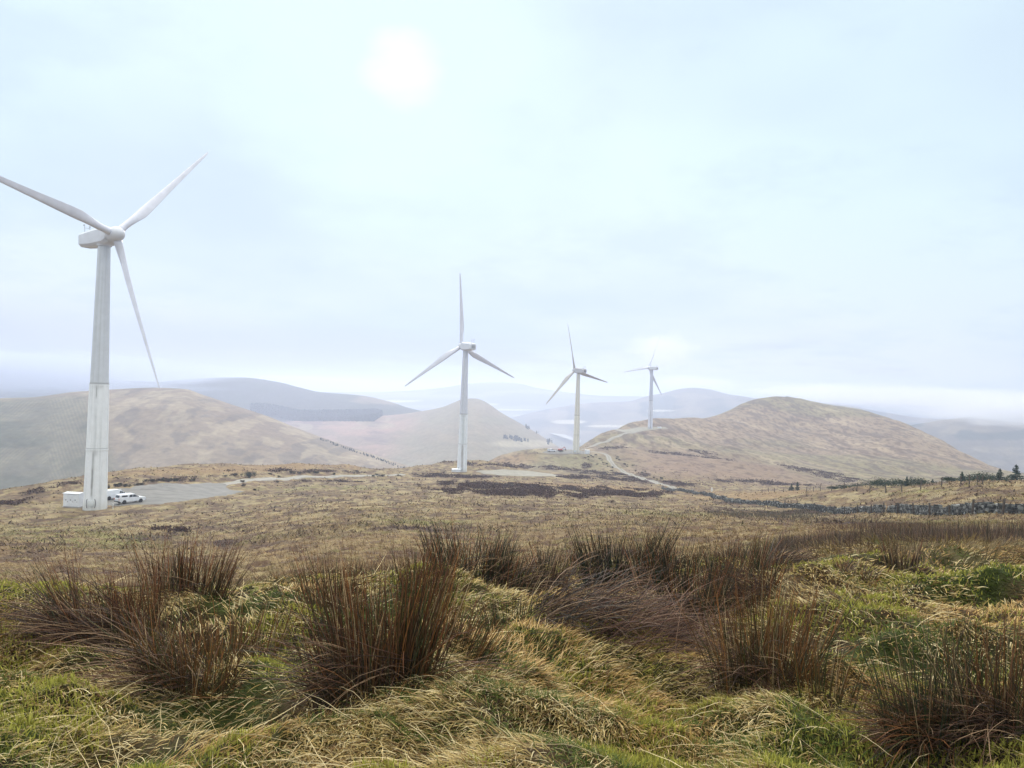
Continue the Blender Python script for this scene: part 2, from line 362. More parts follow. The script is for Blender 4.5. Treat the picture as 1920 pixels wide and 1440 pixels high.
def colF(x, y, z, px, py, a, T):
    c = z3(x, .225, .183, .135)
    c = mixc(c, z3(x, .19, .15, .115), sst(.42, .62, fbm(x * .012, y * .008, 4, 71)))
    c = mixc(c, z3(x, .09, .085, .08), sst(.52, .64, fbm(x * .06, (z + x * .2) * .14, 5, 72)) * .45)
    c = mixc(c, z3(x, .36, .30, .21), sst(.55, .68, fbm(x * .05, y * .03, 4, 73)) * .45)
    # young plantation: planting lines running down the slope
    edge = 190 + (py - 800) * .45 + (vn(py * .05, px * 0, 3) - .5) * 20
    pl = (1 - sst(-25, 25, px - edge)) * .85
    rows = .5 + .5 * np.sin((px - (py - 700) * .35) * .9 + fbm(px * .02, py * .02, 2, 8) * 5)
    fr = np.where(px < 90, .5 + .5 * np.sin((px + (py - 700) * 1.2) * .8 + 3 * vn(px * .05, py * .05, 2)), rows)
    g = mixc(z3(x, .11, .11, .08), z3(x, .22, .20, .14), fr * .5 * sst(.3, .6, fbm(px * .02, py * .03, 3, 77)))
    g = mixc(g, z3(x, .06, .075, .05), sst(.5, .65, fbm(x * .03, y * .03, 4, 74)) * .6)
    return mixc(c, g, pl * sst(738, 760, py + .04 * px))
hill([(-420, 790, 800), (-150, 765, 850), (0, 747, 880), (60, 745, 890), (140, 735, 900), (200, 731, 910), (300, 727, 920), (345, 729, 920), (380, 740, 920), (430, 757, 915), (500, 780, 910), (560, 805, 900), (640, 835, 880), (700, 855, 860), (760, 877, 840), (860, 915, 820)], 560, 500, colF, 101, rough=.045, ns=900, nt=260, base=-150)
def colE(x, y, z, px, py, a, T):
    c = z3(x, .22, .165, .125)
    b = fbm(px * .012, py * .06, 4, 81)
    c = mixc(c, z3(x, .30, .20, .155), sst(.42, .62, b))
    c = mixc(c, z3(x, .15, .105, .095), sst(.56, .68, fbm(px * .015 + 3, py * .09 - px * .012, 4, 82)) * .85)
    c = mixc(c, z3(x, .30, .26, .18), sst(.6, .7, fbm(px * .02, py * .07, 4, 83)) * .6)
    cone = 1 - sst(30, 110, np.abs(px - 885) - (py - 747) * .9)
    c = mixc(c, z3(x, .20, .185, .125), cone * .75)
    return mixc(c, z3(x, .36, .32, .22), (1 - sst(.6, 1.3, np.hypot((px - 985) / 70, (py - 832) / 7))) * .8)
hill([(380, 800, 1900), (480, 795, 1850), (560, 790, 1800), (650, 789, 1750), (720, 780, 1700), (780, 773, 1650), (830, 763, 1600), (850, 755, 1600), (870, 748, 1590), (890, 747, 1590), (905, 751, 1590), (940, 774, 1580), (980, 797, 1560), (1010, 815, 1540), (1040, 835, 1520), (1100, 870, 1500), (1160, 900, 1480)], 1000, 500, colE, 102, rough=.05, ns=420, nt=130, shape=.8)
def colC(x, y, z, px, py, a, T):
    c = z3(x, .075, .08, .07); c = mixc(c, z3(x, .20, .165, .12), sst(.45, .65, fbm(px * .012, py * .05, 4, 91)) * sst(560, 760, px + (py - 740) * 2))
    return mixc(c, z3(x, .07, .08, .06), sst(.5, .65, fbm(px * .02, py * .06, 4, 92)))
hill([(-700, 725, 2592), (-300, 712, 2520), (0, 700, 2448), (120, 702, 2412), (220, 712, 2376), (290, 716, 2304), (340, 712, 2232), (400, 708, 2160), (460, 708, 2160), (520, 716, 2160), (560, 726, 2124), (600, 735, 2088), (680, 742, 2016), (730, 753, 1944), (770, 766, 1908), (830, 780, 1872), (900, 800, 1836), (960, 830, 1800)], 560, 700, colC, 103, rough=.05, shape=.9)
def colB(x, y, z, px, py, a, T):
    c = z3(x, .13, .115, .09); c = mixc(c, z3(x, .20, .17, .12), sst(.45, .65, fbm(px * .02, py * .08, 4, 95)))
    c = mixc(c, z3(x, .06, .07, .055), sst(.5, .62, fbm(px * .015, py * .05, 4, 96)))
    for a_ in ((1066, 791, 36, 4.5), (1140, 799, 45, 2.5), (1240, 770, 30, 2)):
        c = mixc(c, z3(x, .50, .46, .36), 1 - sst(.7, 1.1, np.hypot((px - a_[0]) / a_[2], (py - a_[1]) / a_[3])))
    return c
hill([(900, 800, 3588), (980, 778, 3510), (1050, 763, 3354), (1120, 754, 3276), (1180, 752, 3276), (1215, 742, 3198), (1240, 738, 3198), (1270, 730, 3120), (1300, 727, 3120), (1330, 730, 3120), (1360, 738, 3120), (1400, 744, 3042), (1450, 752, 3042), (1560, 756, 3042), (1650, 772, 2964), (1750, 785, 2964), (1900, 790, 2964), (2300, 790, 2964)], 600, 900, colB, 104, rough=.05, shape=.9)
hill([(1560, 840, 1840), (1640, 818, 1880), (1700, 799, 1920), (1740, 792, 1960), (1780, 786, 2000), (1830, 778, 2000), (1900, 768, 2040), (2000, 760, 2080), (2300, 770, 2080), (2700, 800, 2000)], 700, 600, colB, 105, rough=.05)
def colA(x, y, z, px, py, a, T):
    c = mixc(z3(x, .07, .08, .07), z3(x, .2, .2, .13), sst(.45, .6, fbm(px * .01, py * .15, 3, 98)))
    for a_ in ((985, 780, 28, 3), (965, 768, 40, 2), (740, 752, 50, 2), (900, 758, 60, 1.6)):
        c = mixc(c, z3(x, .65, .62, .52), 1 - sst(.7, 1.1, np.hypot((px - a_[0]) / a_[2], (py - a_[1]) / a_[3])))
    return c
hill([(-1500, 712, 5000), (-400, 700, 5000), (200, 715, 5000), (560, 734, 5000), (700, 735, 5000), (820, 728, 5000), (880, 719, 5000), (930, 716, 5000), (970, 718, 5000), (1000, 726, 5000), (1060, 735, 5000), (1130, 742, 5000), (1300, 744, 5000), (1700, 752, 5000), (2400, 770, 5000), (3400, 790, 5000)], 900, 1500, colA, 106, rough=.03, ns=240, nt=50)
# valley floor
mv = tonemat('valley floor', layers=((.004, .2), (.02, .15)), rough=1, spec=.05)
vr = np.exp(np.linspace(math.log(650), math.log(13900), 170)); va = np.r_[np.arange(-R(60), R(60), .006), np.arange(R(60), 2 * math.pi - R(60), R(4))]
VA, VR = np.meshgrid(va, vr, indexing='ij'); vx, vy = VR * np.sin(VA), VR * np.cos(VA); vz = VZ + (fbm(vx * .0015, vy * .0015, 3, 110) - .5) * 16
cells = fbm(np.floor(vx / 260 + vn(vx * .002, vy * .002, 2) * 2) * 7.7, np.floor(vy / 420 + vn(vx * .003, vy * .003, 5) * 2) * 3.3, 1, 120)
vc = z3(vx, .12, .115, .08); vc = mixc(vc, z3(vx, .20, .21, .11), sst(.45, .55, cells)); vc = mixc(vc, z3(vx, .38, .36, .27), sst(.72, .78, cells)); vc = mixc(vc, z3(vx, .05, .06, .045), 1 - sst(.25, .32, cells))
n1, n2 = VA.shape; i = (np.arange(n1)[:, None] * n2 + np.arange(n2 - 1)[None]); j = (np.roll(np.arange(n1), -1)[:, None] * n2 + np.arange(n2 - 1)[None])
o = link('valley_floor', npmesh('valley_floor', np.stack([vx, vy, vz], -1).reshape(-1, 3), np.stack([i, i + 1, j + 1, j], -1).reshape(-1, 4)[:, ::-1], vc.reshape(-1, 3)), mv); tag(o, kind='structure')
def patch(name, quad, m, z=VZ + 12, kind='structure', th=0):
    mb = MB(); pts = []
    for px, py in quad:
        d = ray(px, py); Zp = z / (d[2] / d[1]); pts.append((d[0] / d[1] * Zp, Zp, z))
    n = len(pts); mb.add(pts, [tuple(range(n))]); return tag(mb.build(name, m), kind=kind)
mriv = mat('pale river water', (.75, .78, .8), .12, .6)
mpale = noisy('pale stubble field', (.62, .56, .44), .1, .01, 1); mgrn = noisy('pale pasture', (.45, .44, .32), .12, .01, 1)
patch('river', [(1008, 803), (1016, 802), (1040, 808), (1052, 812), (1066, 817), (1090, 826), (1088, 830), (1062, 822), (1046, 817), (1022, 809)], mriv)

# ------------------------------------------------------------------ air, sky and sun
hz = MB().box((0, 1000, (-185 + 66) / 2), (28500, 30500, 66 + 185)).build('haze'); tag(hz, 'pale damp haze filling the air over the hills', 'haze', kind='stuff')
hm_ = bpy.data.materials.new('haze'); hm_.use_nodes = True; hm_.node_tree.nodes.remove(hm_.node_tree.nodes['Principled BSDF'])
pv = hm_.node_tree.nodes.new('ShaderNodeVolumePrincipled'); pv.inputs['Density'].default_value = HAZE; pv.inputs['Color'].default_value = (.72, .79, 1, 1); pv.inputs['Anisotropy'].default_value = HAZE_G
hm_.node_tree.links.new(pv.outputs[0], hm_.node_tree.nodes['Material Output'].inputs['Volume']); hz.data.materials.append(hm_)

_s = ray(752, 132); SUN_AZ, SUN_EL = math.atan2(_s[0], _s[1]), math.atan2(_s[2], math.hypot(_s[0], _s[1]))
sd = np.array([math.sin(SUN_AZ) * math.cos(SUN_EL), math.cos(SUN_AZ) * math.cos(SUN_EL), math.sin(SUN_EL)])
sl = bpy.data.lights.new('sun', 'SUN'); sl.energy = SUN_E; sl.angle = R(14); sl.color = (1, .965, .92)
so = bpy.data.objects.new('sun', sl); C.objects.link(so); so.rotation_euler = Vector(sd).to_track_quat('Z', 'Y').to_euler()
W = bpy.data.worlds.new('World'); S.world = W; W.use_nodes = True; nt = W.node_tree; L = nt.links; bg = nt.nodes['Background']
sky = nt.nodes.new('ShaderNodeTexSky'); sky.sky_type = 'NISHITA'; sky.sun_disc = False; sky.sun_elevation = SUN_EL; sky.sun_rotation = SUN_AZ; sky.altitude = 400
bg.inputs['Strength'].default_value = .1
tc = nt.nodes.new('ShaderNodeTexCoord')
def math_(op, a, b=None, c=None):
    n = nt.nodes.new('ShaderNodeMath'); n.operation = op
    for k, v in enumerate((a, b, c)):
        if v is None: continue
        if isinstance(v, (int, float)): n.inputs[k].default_value = v
        else: L.new(v, n.inputs[k])
    return n.outputs[0]
def mixw(f, a, b):
    n = nt.nodes.new('ShaderNodeMix'); n.data_type = 'RGBA'; n.clamp_result = False
    for k, v in ((0, f), (6, a), (7, b)):
        if isinstance(v, tuple): n.inputs[k].default_value = (*v, 1)
        elif isinstance(v, (int, float)): n.inputs[k].default_value = v
        else: L.new(v, n.inputs[k])
    return n.outputs[2]
def ramp(v, a, b, smooth=True):
    n = nt.nodes.new('ShaderNodeMapRange'); n.interpolation_type = 'SMOOTHSTEP' if smooth else 'LINEAR'
    L.new(v, n.inputs[0]); n.inputs[1].default_value = a; n.inputs[2].default_value = b; return n.outputs[0]
sp = nt.nodes.new('ShaderNodeSeparateXYZ'); L.new(tc.outputs['Generated'], sp.inputs[0])
zc = math_('MAXIMUM', sp.outputs[2], 0.0); den = math_('ADD', zc, .22)
cv = nt.nodes.new('ShaderNodeCombineXYZ'); L.new(math_('DIVIDE', sp.outputs[0], den), cv.inputs[0]); L.new(math_('DIVIDE', sp.outputs[1], den), cv.inputs[1])
def noise(scale, detail, rough=.5, vec=None, off=0.0):
    n = nt.nodes.new('ShaderNodeTexNoise'); n.inputs['Scale'].default_value = scale; n.inputs['Detail'].default_value = detail; n.inputs['Roughness'].default_value = rough
    mp = nt.nodes.new('ShaderNodeMapping'); mp.inputs['Location'].default_value = (off, off * .7, 0); L.new(vec or cv.outputs[0], mp.inputs[0]); L.new(mp.outputs[0], n.inputs['Vector']); return n.outputs[0]
nA = noise(.55, 4, .5, off=3.1); nB = noise(2.1, 6, .6, off=8.4)
low = SKY_LOW; highc = SKY_HIGH; dark = SKY_DARK
c = mixw(ramp(sp.outputs[2], -.02, .30), low, highc)
c = mixw(math_('MULTIPLY', ramp(nA, .42, .64), .85), c, dark)
c = mixw(math_('MULTIPLY', ramp(nB, .46, .68), .5), c, dark)
# the cloud is thin in front of the sun
dp = nt.nodes.new('ShaderNodeVectorMath'); dp.operation = 'DOT_PRODUCT'; L.new(tc.outputs['Generated'], dp.inputs[0]); dp.inputs[1].default_value = tuple(sd)
nC = noise(3.2, 4, .55, off=1.3)
ang = math_('ADD', dp.outputs['Value'], math_('MULTIPLY', math_('SUBTRACT', nC, .5), .034))
c = mixw(math_('MULTIPLY', ramp(ang, .968, .9975), .9), c, SKY_GLOW)
ang2 = math_('ADD', dp.outputs['Value'], math_('MULTIPLY', math_('SUBTRACT', nC, .5), .0035))
c = mixw(math_('MULTIPLY', ramp(ang2, .9986, 1.0006), .95), c, SKY_CORE)
# low ragged cloud base over the hills, darker on the left
hv = nt.nodes.new('ShaderNodeMapping'); hv.inputs['Scale'].default_value = (1, 1, 7); L.new(tc.outputs['Generated'], hv.inputs[0])
nD = noise(3.0, 6, .6, vec=hv.outputs[0], off=5.2)
band = math_('MULTIPLY', ramp(sp.outputs[2], .11, .025), ramp(math_('ADD', nD, math_('MULTIPLY', sp.outputs[0], -.35)), .42, .66))
c = mixw(math_('MULTIPLY', band, .75), c, SKY_BASE)
# bright rents low over the far hills
def rent(px, py, wx, wz, amt, c):
    d = ray(px, py); d = d / np.linalg.norm(d)
    u = math_('DIVIDE', math_('SUBTRACT', sp.outputs[0], float(d[0])), wx); v = math_('DIVIDE', math_('SUBTRACT', sp.outputs[2], float(d[2])), wz)
    q = math_('SQRT', math_('ADD', math_('MULTIPLY', u, u), math_('MULTIPLY', v, v))); q = math_('ADD', q, math_('MULTIPLY', math_('SUBTRACT', nD, .5), 1.6))
    return mixw(math_('MULTIPLY', ramp(q, 1.25, .45), amt), c, SKY_RENT)
c = rent(1300, 722, .06, .012, .95, c); c = rent(570, 712, .09, .007, .8, c); c = rent(1130, 730, .09, .008, .5, c)
cs = nt.nodes.new('ShaderNodeVectorMath'); cs.operation = 'SCALE'; L.new(c, cs.inputs[0]); cs.inputs['Scale'].default_value = 10.0   # below: overcast zenith, unseen above the frame, brightened and warmed to light the ground
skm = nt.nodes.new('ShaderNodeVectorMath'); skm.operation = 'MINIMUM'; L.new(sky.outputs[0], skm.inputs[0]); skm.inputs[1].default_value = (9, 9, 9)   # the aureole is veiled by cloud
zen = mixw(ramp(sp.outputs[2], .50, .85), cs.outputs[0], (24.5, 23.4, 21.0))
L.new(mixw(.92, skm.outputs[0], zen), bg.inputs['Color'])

S.render.engine = 'CYCLES'; S.cycles.use_denoising = True; S.cycles.volume_bounces = 4; S.cycles.max_bounces = 8; S.cycles.diffuse_bounces = 3
S.view_settings.view_transform = 'Standard'; S.view_settings.look = 'None'; S.view_settings.gamma = 1; S.view_settings.exposure = EXPO

# ------------------------------------------------------------------ drifting low cloud
def mist(px, py, Z, wpx, hpx, depth, dens, label, seed, col=(.93, .94, 1), g=.4):
    p = at(px, py, Z); a = wpx / F * Z; b = hpx / F * Z
    mb = MB().lathe([(max(.001, math.cos(t_)), math.sin(t_)) for t_ in np.linspace(-math.pi / 2, math.pi / 2, 13)], 24)
    mb.v = [(x * a, y * depth, z * b) for x, y, z in mb.v]
    o = mb.build('low_cloud', None, loc=tuple(p)); o.rotation_euler = (0, 0, -math.atan2(p[0], p[1])); tag(o, label, 'cloud', kind='stuff')
    m = bpy.data.materials.new('low cloud'); m.use_nodes = True; n_ = m.node_tree.nodes; l_ = m.node_tree.links; n_.remove(n_['Principled BSDF'])
    tc_ = n_.new('ShaderNodeTexCoord'); mp = n_.new('ShaderNodeVectorMath'); mp.operation = 'MULTIPLY_ADD'; mp.inputs[1].default_value = (2, 2, 2); mp.inputs[2].default_value = (-1, -1, -1); l_.new(tc_.outputs['Generated'], mp.inputs[0])
    ln = n_.new('ShaderNodeVectorMath'); ln.operation = 'LENGTH'; l_.new(mp.outputs[0], ln.inputs[0])
    nz = n_.new('ShaderNodeTexNoise'); nz.inputs['Scale'].default_value = 1.7; nz.inputs['Detail'].default_value = 3; ad = n_.new('ShaderNodeVectorMath'); ad.operation = 'ADD'; ad.inputs[1].default_value = (seed, seed, 0); l_.new(mp.outputs[0], ad.inputs[0]); l_.new(ad.outputs[0], nz.inputs['Vector'])
    s_ = n_.new('ShaderNodeMath'); s_.operation = 'MULTIPLY_ADD'; s_.inputs[1].default_value = 1.3; l_.new(nz.outputs[0], s_.inputs[0]); s_.inputs[2].default_value = -.65
    q_ = n_.new('ShaderNodeMath'); q_.operation = 'ADD'; l_.new(ln.outputs['Value'], q_.inputs[0]); l_.new(s_.outputs[0], q_.inputs[1])
    mr = n_.new('ShaderNodeMapRange'); mr.interpolation_type = 'SMOOTHSTEP'; mr.inputs[1].default_value = .95; mr.inputs[2].default_value = .15; mr.inputs[3].default_value = 0; mr.inputs[4].default_value = dens; l_.new(q_.outputs[0], mr.inputs[0])
    pv_ = n_.new('ShaderNodeVolumePrincipled'); pv_.inputs['Color'].default_value = (*col, 1); pv_.inputs['Anisotropy'].default_value = g; l_.new(mr.outputs[0], pv_.inputs['Density']); l_.new(pv_.outputs[0], n_['Material Output'].inputs['Volume'])
    o.data.materials.append(m); return o
mist(20, 698, 1750, 470, 50, 420, .014, 'low grey cloud hiding the top of the far left hill', 3.0, col=(.70, .76, .90), g=.2)
mist(1930, 768, 1400, 260, 40, 300, .014, 'white mist drifting over the hills at the far right', 7.0)
mist(1640, 742, 1800, 330, 28, 420, .008, 'thin mist over the ridge behind the big round hill', 11.0)
mist(1243, 655, 625, 80, 38, 40, .022, 'wisp of cloud veiling the top blade of the farthest turbine', 5.0, col=(.92, .95, 1), g=.3)
S.cycles.volume_step_rate = 3; S.cycles.volume_max_steps = 64

# ------------------------------------------------------------------ wind turbines
def blade_mesh(side, pitch, cs):
    """root circle to airfoil; blade along +Z, chord in X (bulge towards side*X), rotor axis +Y"""
    rings = []; N = 20
    st = [0, .03, .06, .10, .14, .18, .22, .27, .34, .42, .5, .6, .7, .8, .88, .94, .975, .993, 1.0]
    for s in st:
        r = .9 + s * 28.3
        ch = np.interp(s, [0, .06, .14, .22, .30, .5, .7, .88, .97, 1], [1.45, 1.45, 1.85, 2.35, 2.25, 1.6, 1.15, .75, .55, .2]) * (cs if s > .08 else 1 + (cs - 1) * s / .08)
        th = np.interp(s, [0, .06, .14, .22, .34, .6, 1], [1.45, 1.40, 1.1, .75, .45, .24, .06])
        rd = 1 - sst(.05, .2, s)                                       # roundness of the section
        tw = R(pitch) + R(14) * (1 - s) ** 1.6
        ring = []
        for i in range(N):
            a = 2 * math.pi * i / N
            xc = .5 * (1 + math.cos(a)); ty = 5 * (.2969 * math.sqrt(max(xc, 0)) - .126 * xc - .3516 * xc ** 2 + .2843 * xc ** 3 - .1036 * xc ** 4) * (1 if math.sin(a) >= 0 else -1)
            ax, ay = xc * ch - .30 * ch, ty * th
            cx, cy = math.cos(a) * ch / 2, math.sin(a) * th / 2
            x = (cx * rd + ax * (1 - rd)) * side; y = cy * rd + ay * (1 - rd)
            x, y = x * math.cos(tw) - y * math.sin(tw) * side, x * math.sin(tw) * side + y * math.cos(tw)
            ring.append((x, y + .35 * s * s, r))
        rings.append(ring)
    mb = MB().loft(rings); me = bpy.data.meshes.new('blade'); me.from_pydata(mb.v, [], mb.f)
    me.polygons.foreach_set('use_smooth', [True] * len(me.polygons)); me.update()
    return me
def tower_mesh(style, view_az):
    """view_az: direction from the tower to the viewer; stains run down the weather side"""
    H, nz, na = 48.6, 330, 96
    z = np.linspace(-1.2, H, nz); a = np.linspace(0, 2 * math.pi, na, endpoint=False); Zm, Am = np.meshgrid(z, a, indexing='ij')
    rad = np.interp(Zm, [0, 11, 22.8, 22.95, 48.6], [2.0, 1.80, 1.63, 1.56, 1.06])
    for zj in (11, 22.9): rad = rad + .05 * (np.abs(Zm - zj) < .16)
    x, y = rad * np.cos(Am), rad * np.sin(Am)
    u = np.sin(Am - view_az)                                # + is the viewer's left? handled by sign below
    fr = np.cos(Am - view_az) > -.1
    nf = lambda sx, sz, sd: fbm(Am * sx / .6, Zm * sz, 4, sd)
    base = dict(a=(.80, .83, .86), b=(.76, .80, .85), c=(.72, .70, .62), d=(.66, .68, .78))[style]
    upc = dict(a=(.60, .635, .69), b=(.60, .63, .72), c=(.64, .62, .56), d=(.52, .55, .68))[style]
    c = z3(Zm, *base); c = mixc(c, z3(Zm, *upc), sst(22.85, 22.95, Zm) * (1 if style != 'c' else .7))
    c = mixc(c, z3(Zm, .42, .45, .46), sst(.5, .75, nf(4, .08, 3)) * .35)
    dk = z3(Zm, .13, .125, .12)
    def strip(u0, w_, z0, z1, amt, seed, colr=dk):
        nonlocal c
        ww = w_ * (1 + .5 * (fbm(Zm * .7, Am * 0, 3, seed) - .5))
        m = (1 - sst(ww * .5, ww * 1.15, np.abs(u - u0))) * sst(z0 - .4, z0 + .5, Zm) * (1 - sst(z1 - .5, z1 + .5, Zm)) * fr
        c = mixc(c, colr + 0 * c, m * amt * (.65 + .7 * (fbm(Am * 30, Zm * .5, 3, seed + 1) - .3)))
    if style == 'a':
        strip(-.33, .10, 2.6, 10.6, .62, 1); strip(-.34, .075, 4.0, 7.6, .75, 2); strip(-.30, .16, 11.3, 22.5, .14, 3); strip(-.25, .06, 20.5, 22.6, .6, 4); strip(-.2, .28, 9.9, 10.9, .32, 5); strip(-.1, .6, 22.2, 22.8, .35, 6)
        strip(-.2, .2, 23.5, 34, .10, 7)
    if style == 'b':
        br = z3(Zm, .27, .235, .21)
        strip(-.05, .24, 2.0, 11.0, .75, 1, br); strip(.05, .10, .2, 9.0, .4, 2, br); strip(0, .30, 11.3, 22.6, .45, 3, z3(Zm, .28, .33, .32)); strip(-.02, .6, 22.2, 22.7, .5, 6)
    if style == 'c':
        strip(-.45, .12, 0, 48, .35, 2, z3(Zm, .34, .30, .20)); strip(.5, .2, 0, 48, .35, 3, z3(Zm, .36, .31, .24)); strip(.9, .12, 0, 48, .5, 4, z3(Zm, .30, .25, .22))
    if style == 'd':
        strip(.05, .2, .5, 14, .8, 1); strip(.05, .16, 14, 24, .35, 2)
    c = mixc(c, z3(Zm, .2, .2, .2), ((np.abs(Zm - 11.2) < .09) | (np.abs(Zm - 23.1) < .09)) * .7)
    c = mixc(c, z3(Zm, .33, .31, .24), (1 - sst(.2, 2.2, Zm)) * .35)
    i = (np.arange(nz - 1)[:, None] * na + np.arange(na)[None]); j = (np.arange(nz - 1)[:, None] * na + np.roll(np.arange(na), -1)[None])
    return npmesh('tower', np.stack([x, y, Zm], -1).reshape(-1, 3), np.stack([i, j, j + na, i + na], -1).reshape(-1, 4), c.reshape(-1, 3))
MAT_T = tonemat('weathered tower paint', rough=.45, spec=.4, layers=((.8, .05), (5, .04)))
def gelcoat(name, c): return noisy(name, c, .10, .6, .4, .45)
MAT_B = gelcoat('grey white blade gelcoat', (.68, .70, .80)); MAT_BD = gelcoat('weathered blade gelcoat', (.46, .44, .43)); MAT_N = gelcoat('grey white nacelle panels', (.66, .69, .76))
MAT_ND = gelcoat('dull nacelle panels', (.46, .46, .49))
DARK = mat('dark grey steel', (.05, .055, .06), .6); GALV = mat('galvanised steel', (.35, .36, .37), .45, .5, .4)
def turbine(px, py, Zd, yaw, phase, style, label, side, pitch, bmat, nmat, door=True):
    p = at(px, py, Zd); base = (p[0], p[1], p[2])
    t = empty('wind_turbine', base); tag(t, label, 'wind turbine', 'wind turbines along the ridge')
    va = math.atan2(-p[1], -p[0])
    tw = link('tower', tower_mesh(style, va), MAT_T, t)
    # flange collar and round access hatch with its guard rails
    MB().lathe([(1.06, 48.3), (1.28, 48.35), (1.28, 48.75), (1.0, 48.8)], 40).build('yaw_collar', nmat, tw, True, autos=40)
    if door:
        da = va - .33
        T = Matrix.Rotation(da, 4, 'Z') @ Matrix.Translation((1.99, 0, 1.35)) @ Matrix.Rotation(R(86.5), 4, 'Y')
        d = MB().lathe([(.62, -.12), (.62, .05), (.50, .09), (.0001, .10)], 28, T).build('access_door', mat('white access door', (.62, .65, .66), .5), tw, True, autos=35)
        for s in (-1, 1):
            dr = MB()
            for k in range(10):
                a0, a1 = [R(-70 + 140 * q / 10) for q in (k, k + 1)]
                q0 = Vector((-math.cos(a0) * .0, 0, 0))
                c0 = Vector((2.12, s * (.55 + .22 * math.cos(a0)), 1.35 + .85 * math.sin(a0))); c1 = Vector((2.12, s * (.55 + .22 * math.cos(a1)), 1.35 + .85 * math.sin(a1)))
                m_ = (c0 + c1) / 2; dr.box(tuple(m_), (.07, .09, (c1 - c0).length * 1.05), Matrix.Rotation(da, 4, 'Z'))
            dr.build('guard_rail', DARK, d)
    # nacelle, hub and blades turn with the wind
    Rz = Matrix.Rotation(-R(yaw), 4, 'Z'); Rt = Matrix.Rotation(R(5), 4, 'X'); T0 = Matrix.Translation((0, 0, 50)) @ Rz @ Rt
    sec = lambda w_, h0, h1, y, ch=.45: [(-w_ + ch, y, h0), (w_ - ch, y, h0), (w_, y, h0 + ch), (w_, y, h1 - ch), (w_ - ch, y, h1), (-w_ + ch, y, h1), (-w_, y, h1 - ch), (-w_, y, h0 + ch)]
    nc = MB().loft([sec(1.25, -.95, 1.35, -6.15, .5), sec(1.42, -1.1, 1.52, -5.8), sec(1.5, -1.5, 1.6, -2.5), sec(1.55, -1.6, 1.6, 1.2), sec(1.35, -1.35, 1.4, 2.0, .6), sec(1.1, -1.1, 1.1, 2.15, .5)])
    no = nc.build('nacelle', nmat, t, bevel=.08); no.matrix_local = T0
    lv = MB()
    for k in range(5): lv.box((0, -6.2, -.35 + k * .25), (1.5, .06, .09))
    lv.build('vent', DARK, no)
    MB().box((0, -4.0, 1.7), (1.3, 1.5, .16)).build('roof_hatch', nmat, no, bevel=.03)
    ms = MB().box((.5, -5.3, 2.3), (.07, .07, 1.6)).box((-.5, -5.3, 2.2), (.07, .07, 1.4)).box((0, -5.3, 2.55), (1.1, .05, .05)).box((.5, -5.5, 3.1), (.03, .5, .16)).lathe([(.16, 2.85), (.18, 2.95), (.02, 3.05)], 10, Matrix.Translation((-.5, -5.3, 0)))
    ms.build('wind_vane', GALV, no)
    hb = MB().lathe([(.95, 2.1), (1.32, 2.2), (1.42, 2.9), (1.40, 3.7), (1.22, 4.35), (.85, 4.85), (.4, 5.12), (.001, 5.2)], 36, Matrix.Rotation(-math.pi / 2, 4, 'X')).build('hub', nmat, t, True, autos=40)
    hb.matrix_local = T0
    bm_ = blade_mesh(side, pitch, .8 if style == 'a' else 1)
    for k in range(3):
        b = bpy.data.objects.new('blade', bm_); C.objects.link(b); b.parent = t
        b.matrix_local = T0 @ Matrix.Translation((0, 3.4, 0)) @ Matrix.Rotation(R(phase + 120 * k), 4, 'Y')
    bm_.materials.append(bmat)
    # each turbine stands on a gravel collar
    return t
# phase is measured towards the right of the rotor as seen from upwind or downwind: see survey
turbine(178, 955, 142, 120, -44, 'a', 'nearest and largest wind turbine, standing beside the white kiosk and parked white vehicles', -1, 20, MAT_B, MAT_N)
turbine(866, 885, 308, -33, -6, 'b', 'second wind turbine with one blade pointing straight up and a brown stained tower foot', 1, 6, MAT_B, MAT_N)
turbine(1080, 850, 468, -36, -17, 'c', 'third wind turbine, cream coloured tower on the knoll with the bend in the track', 1, 30, MAT_BD, MAT_ND)
turbine(1219, 804, 636, -36, 20, 'd', 'farthest and palest wind turbine, high on the flank of the big round hill', 1, 18, MAT_B, MAT_N)

# ------------------------------------------------------------------ draped gravel
def drape(name, outline, m, lift=.12, n=None):
    """fill a surveyed outline with a fine sheet laid on the ground"""
    P_ = np.array([on(*q)[:2] for q in outline]); cx = P_.mean(0)
    rings = []; K = 9
    seg = []
    for i in range(len(P_)):
        a, b = P_[i], P_[(i + 1) % len(P_)]
        for k in range(6): seg.append(a + (b - a) * k / 6)
    seg = np.array(seg); ph = np.arange(len(seg))
    seg = cx + (seg - cx) * (1 + (vn(ph * .7, ph * 0, 3) - .5) * .12)[:, None]
    V = [];
    for k in range(K + 1): V.append(cx + (seg - cx) * (k / K if k else 1e-3))
    V = np.array(V); z = ground_z(V[..., 0], V[..., 1]) + lift; z[-1] -= lift + .15
    V = np.dstack([V, z]); ns_ = len(seg)
    i = (np.arange(K)[:, None] * ns_ + np.arange(ns_)[None]); j = (np.arange(K)[:, None] * ns_ + np.roll(np.arange(ns_), -1)[None])
    o = link(name, npmesh(name, V.reshape(-1, 3), np.stack([i, i + ns_, j + ns_, j], -1).reshape(-1, 4)), m); bpy_fix(o); return tag(o, kind='structure')
def bpy_fix(o):
    me = o.data
    if sum(p.normal.z for p in me.polygons) < 0: me.flip_normals()
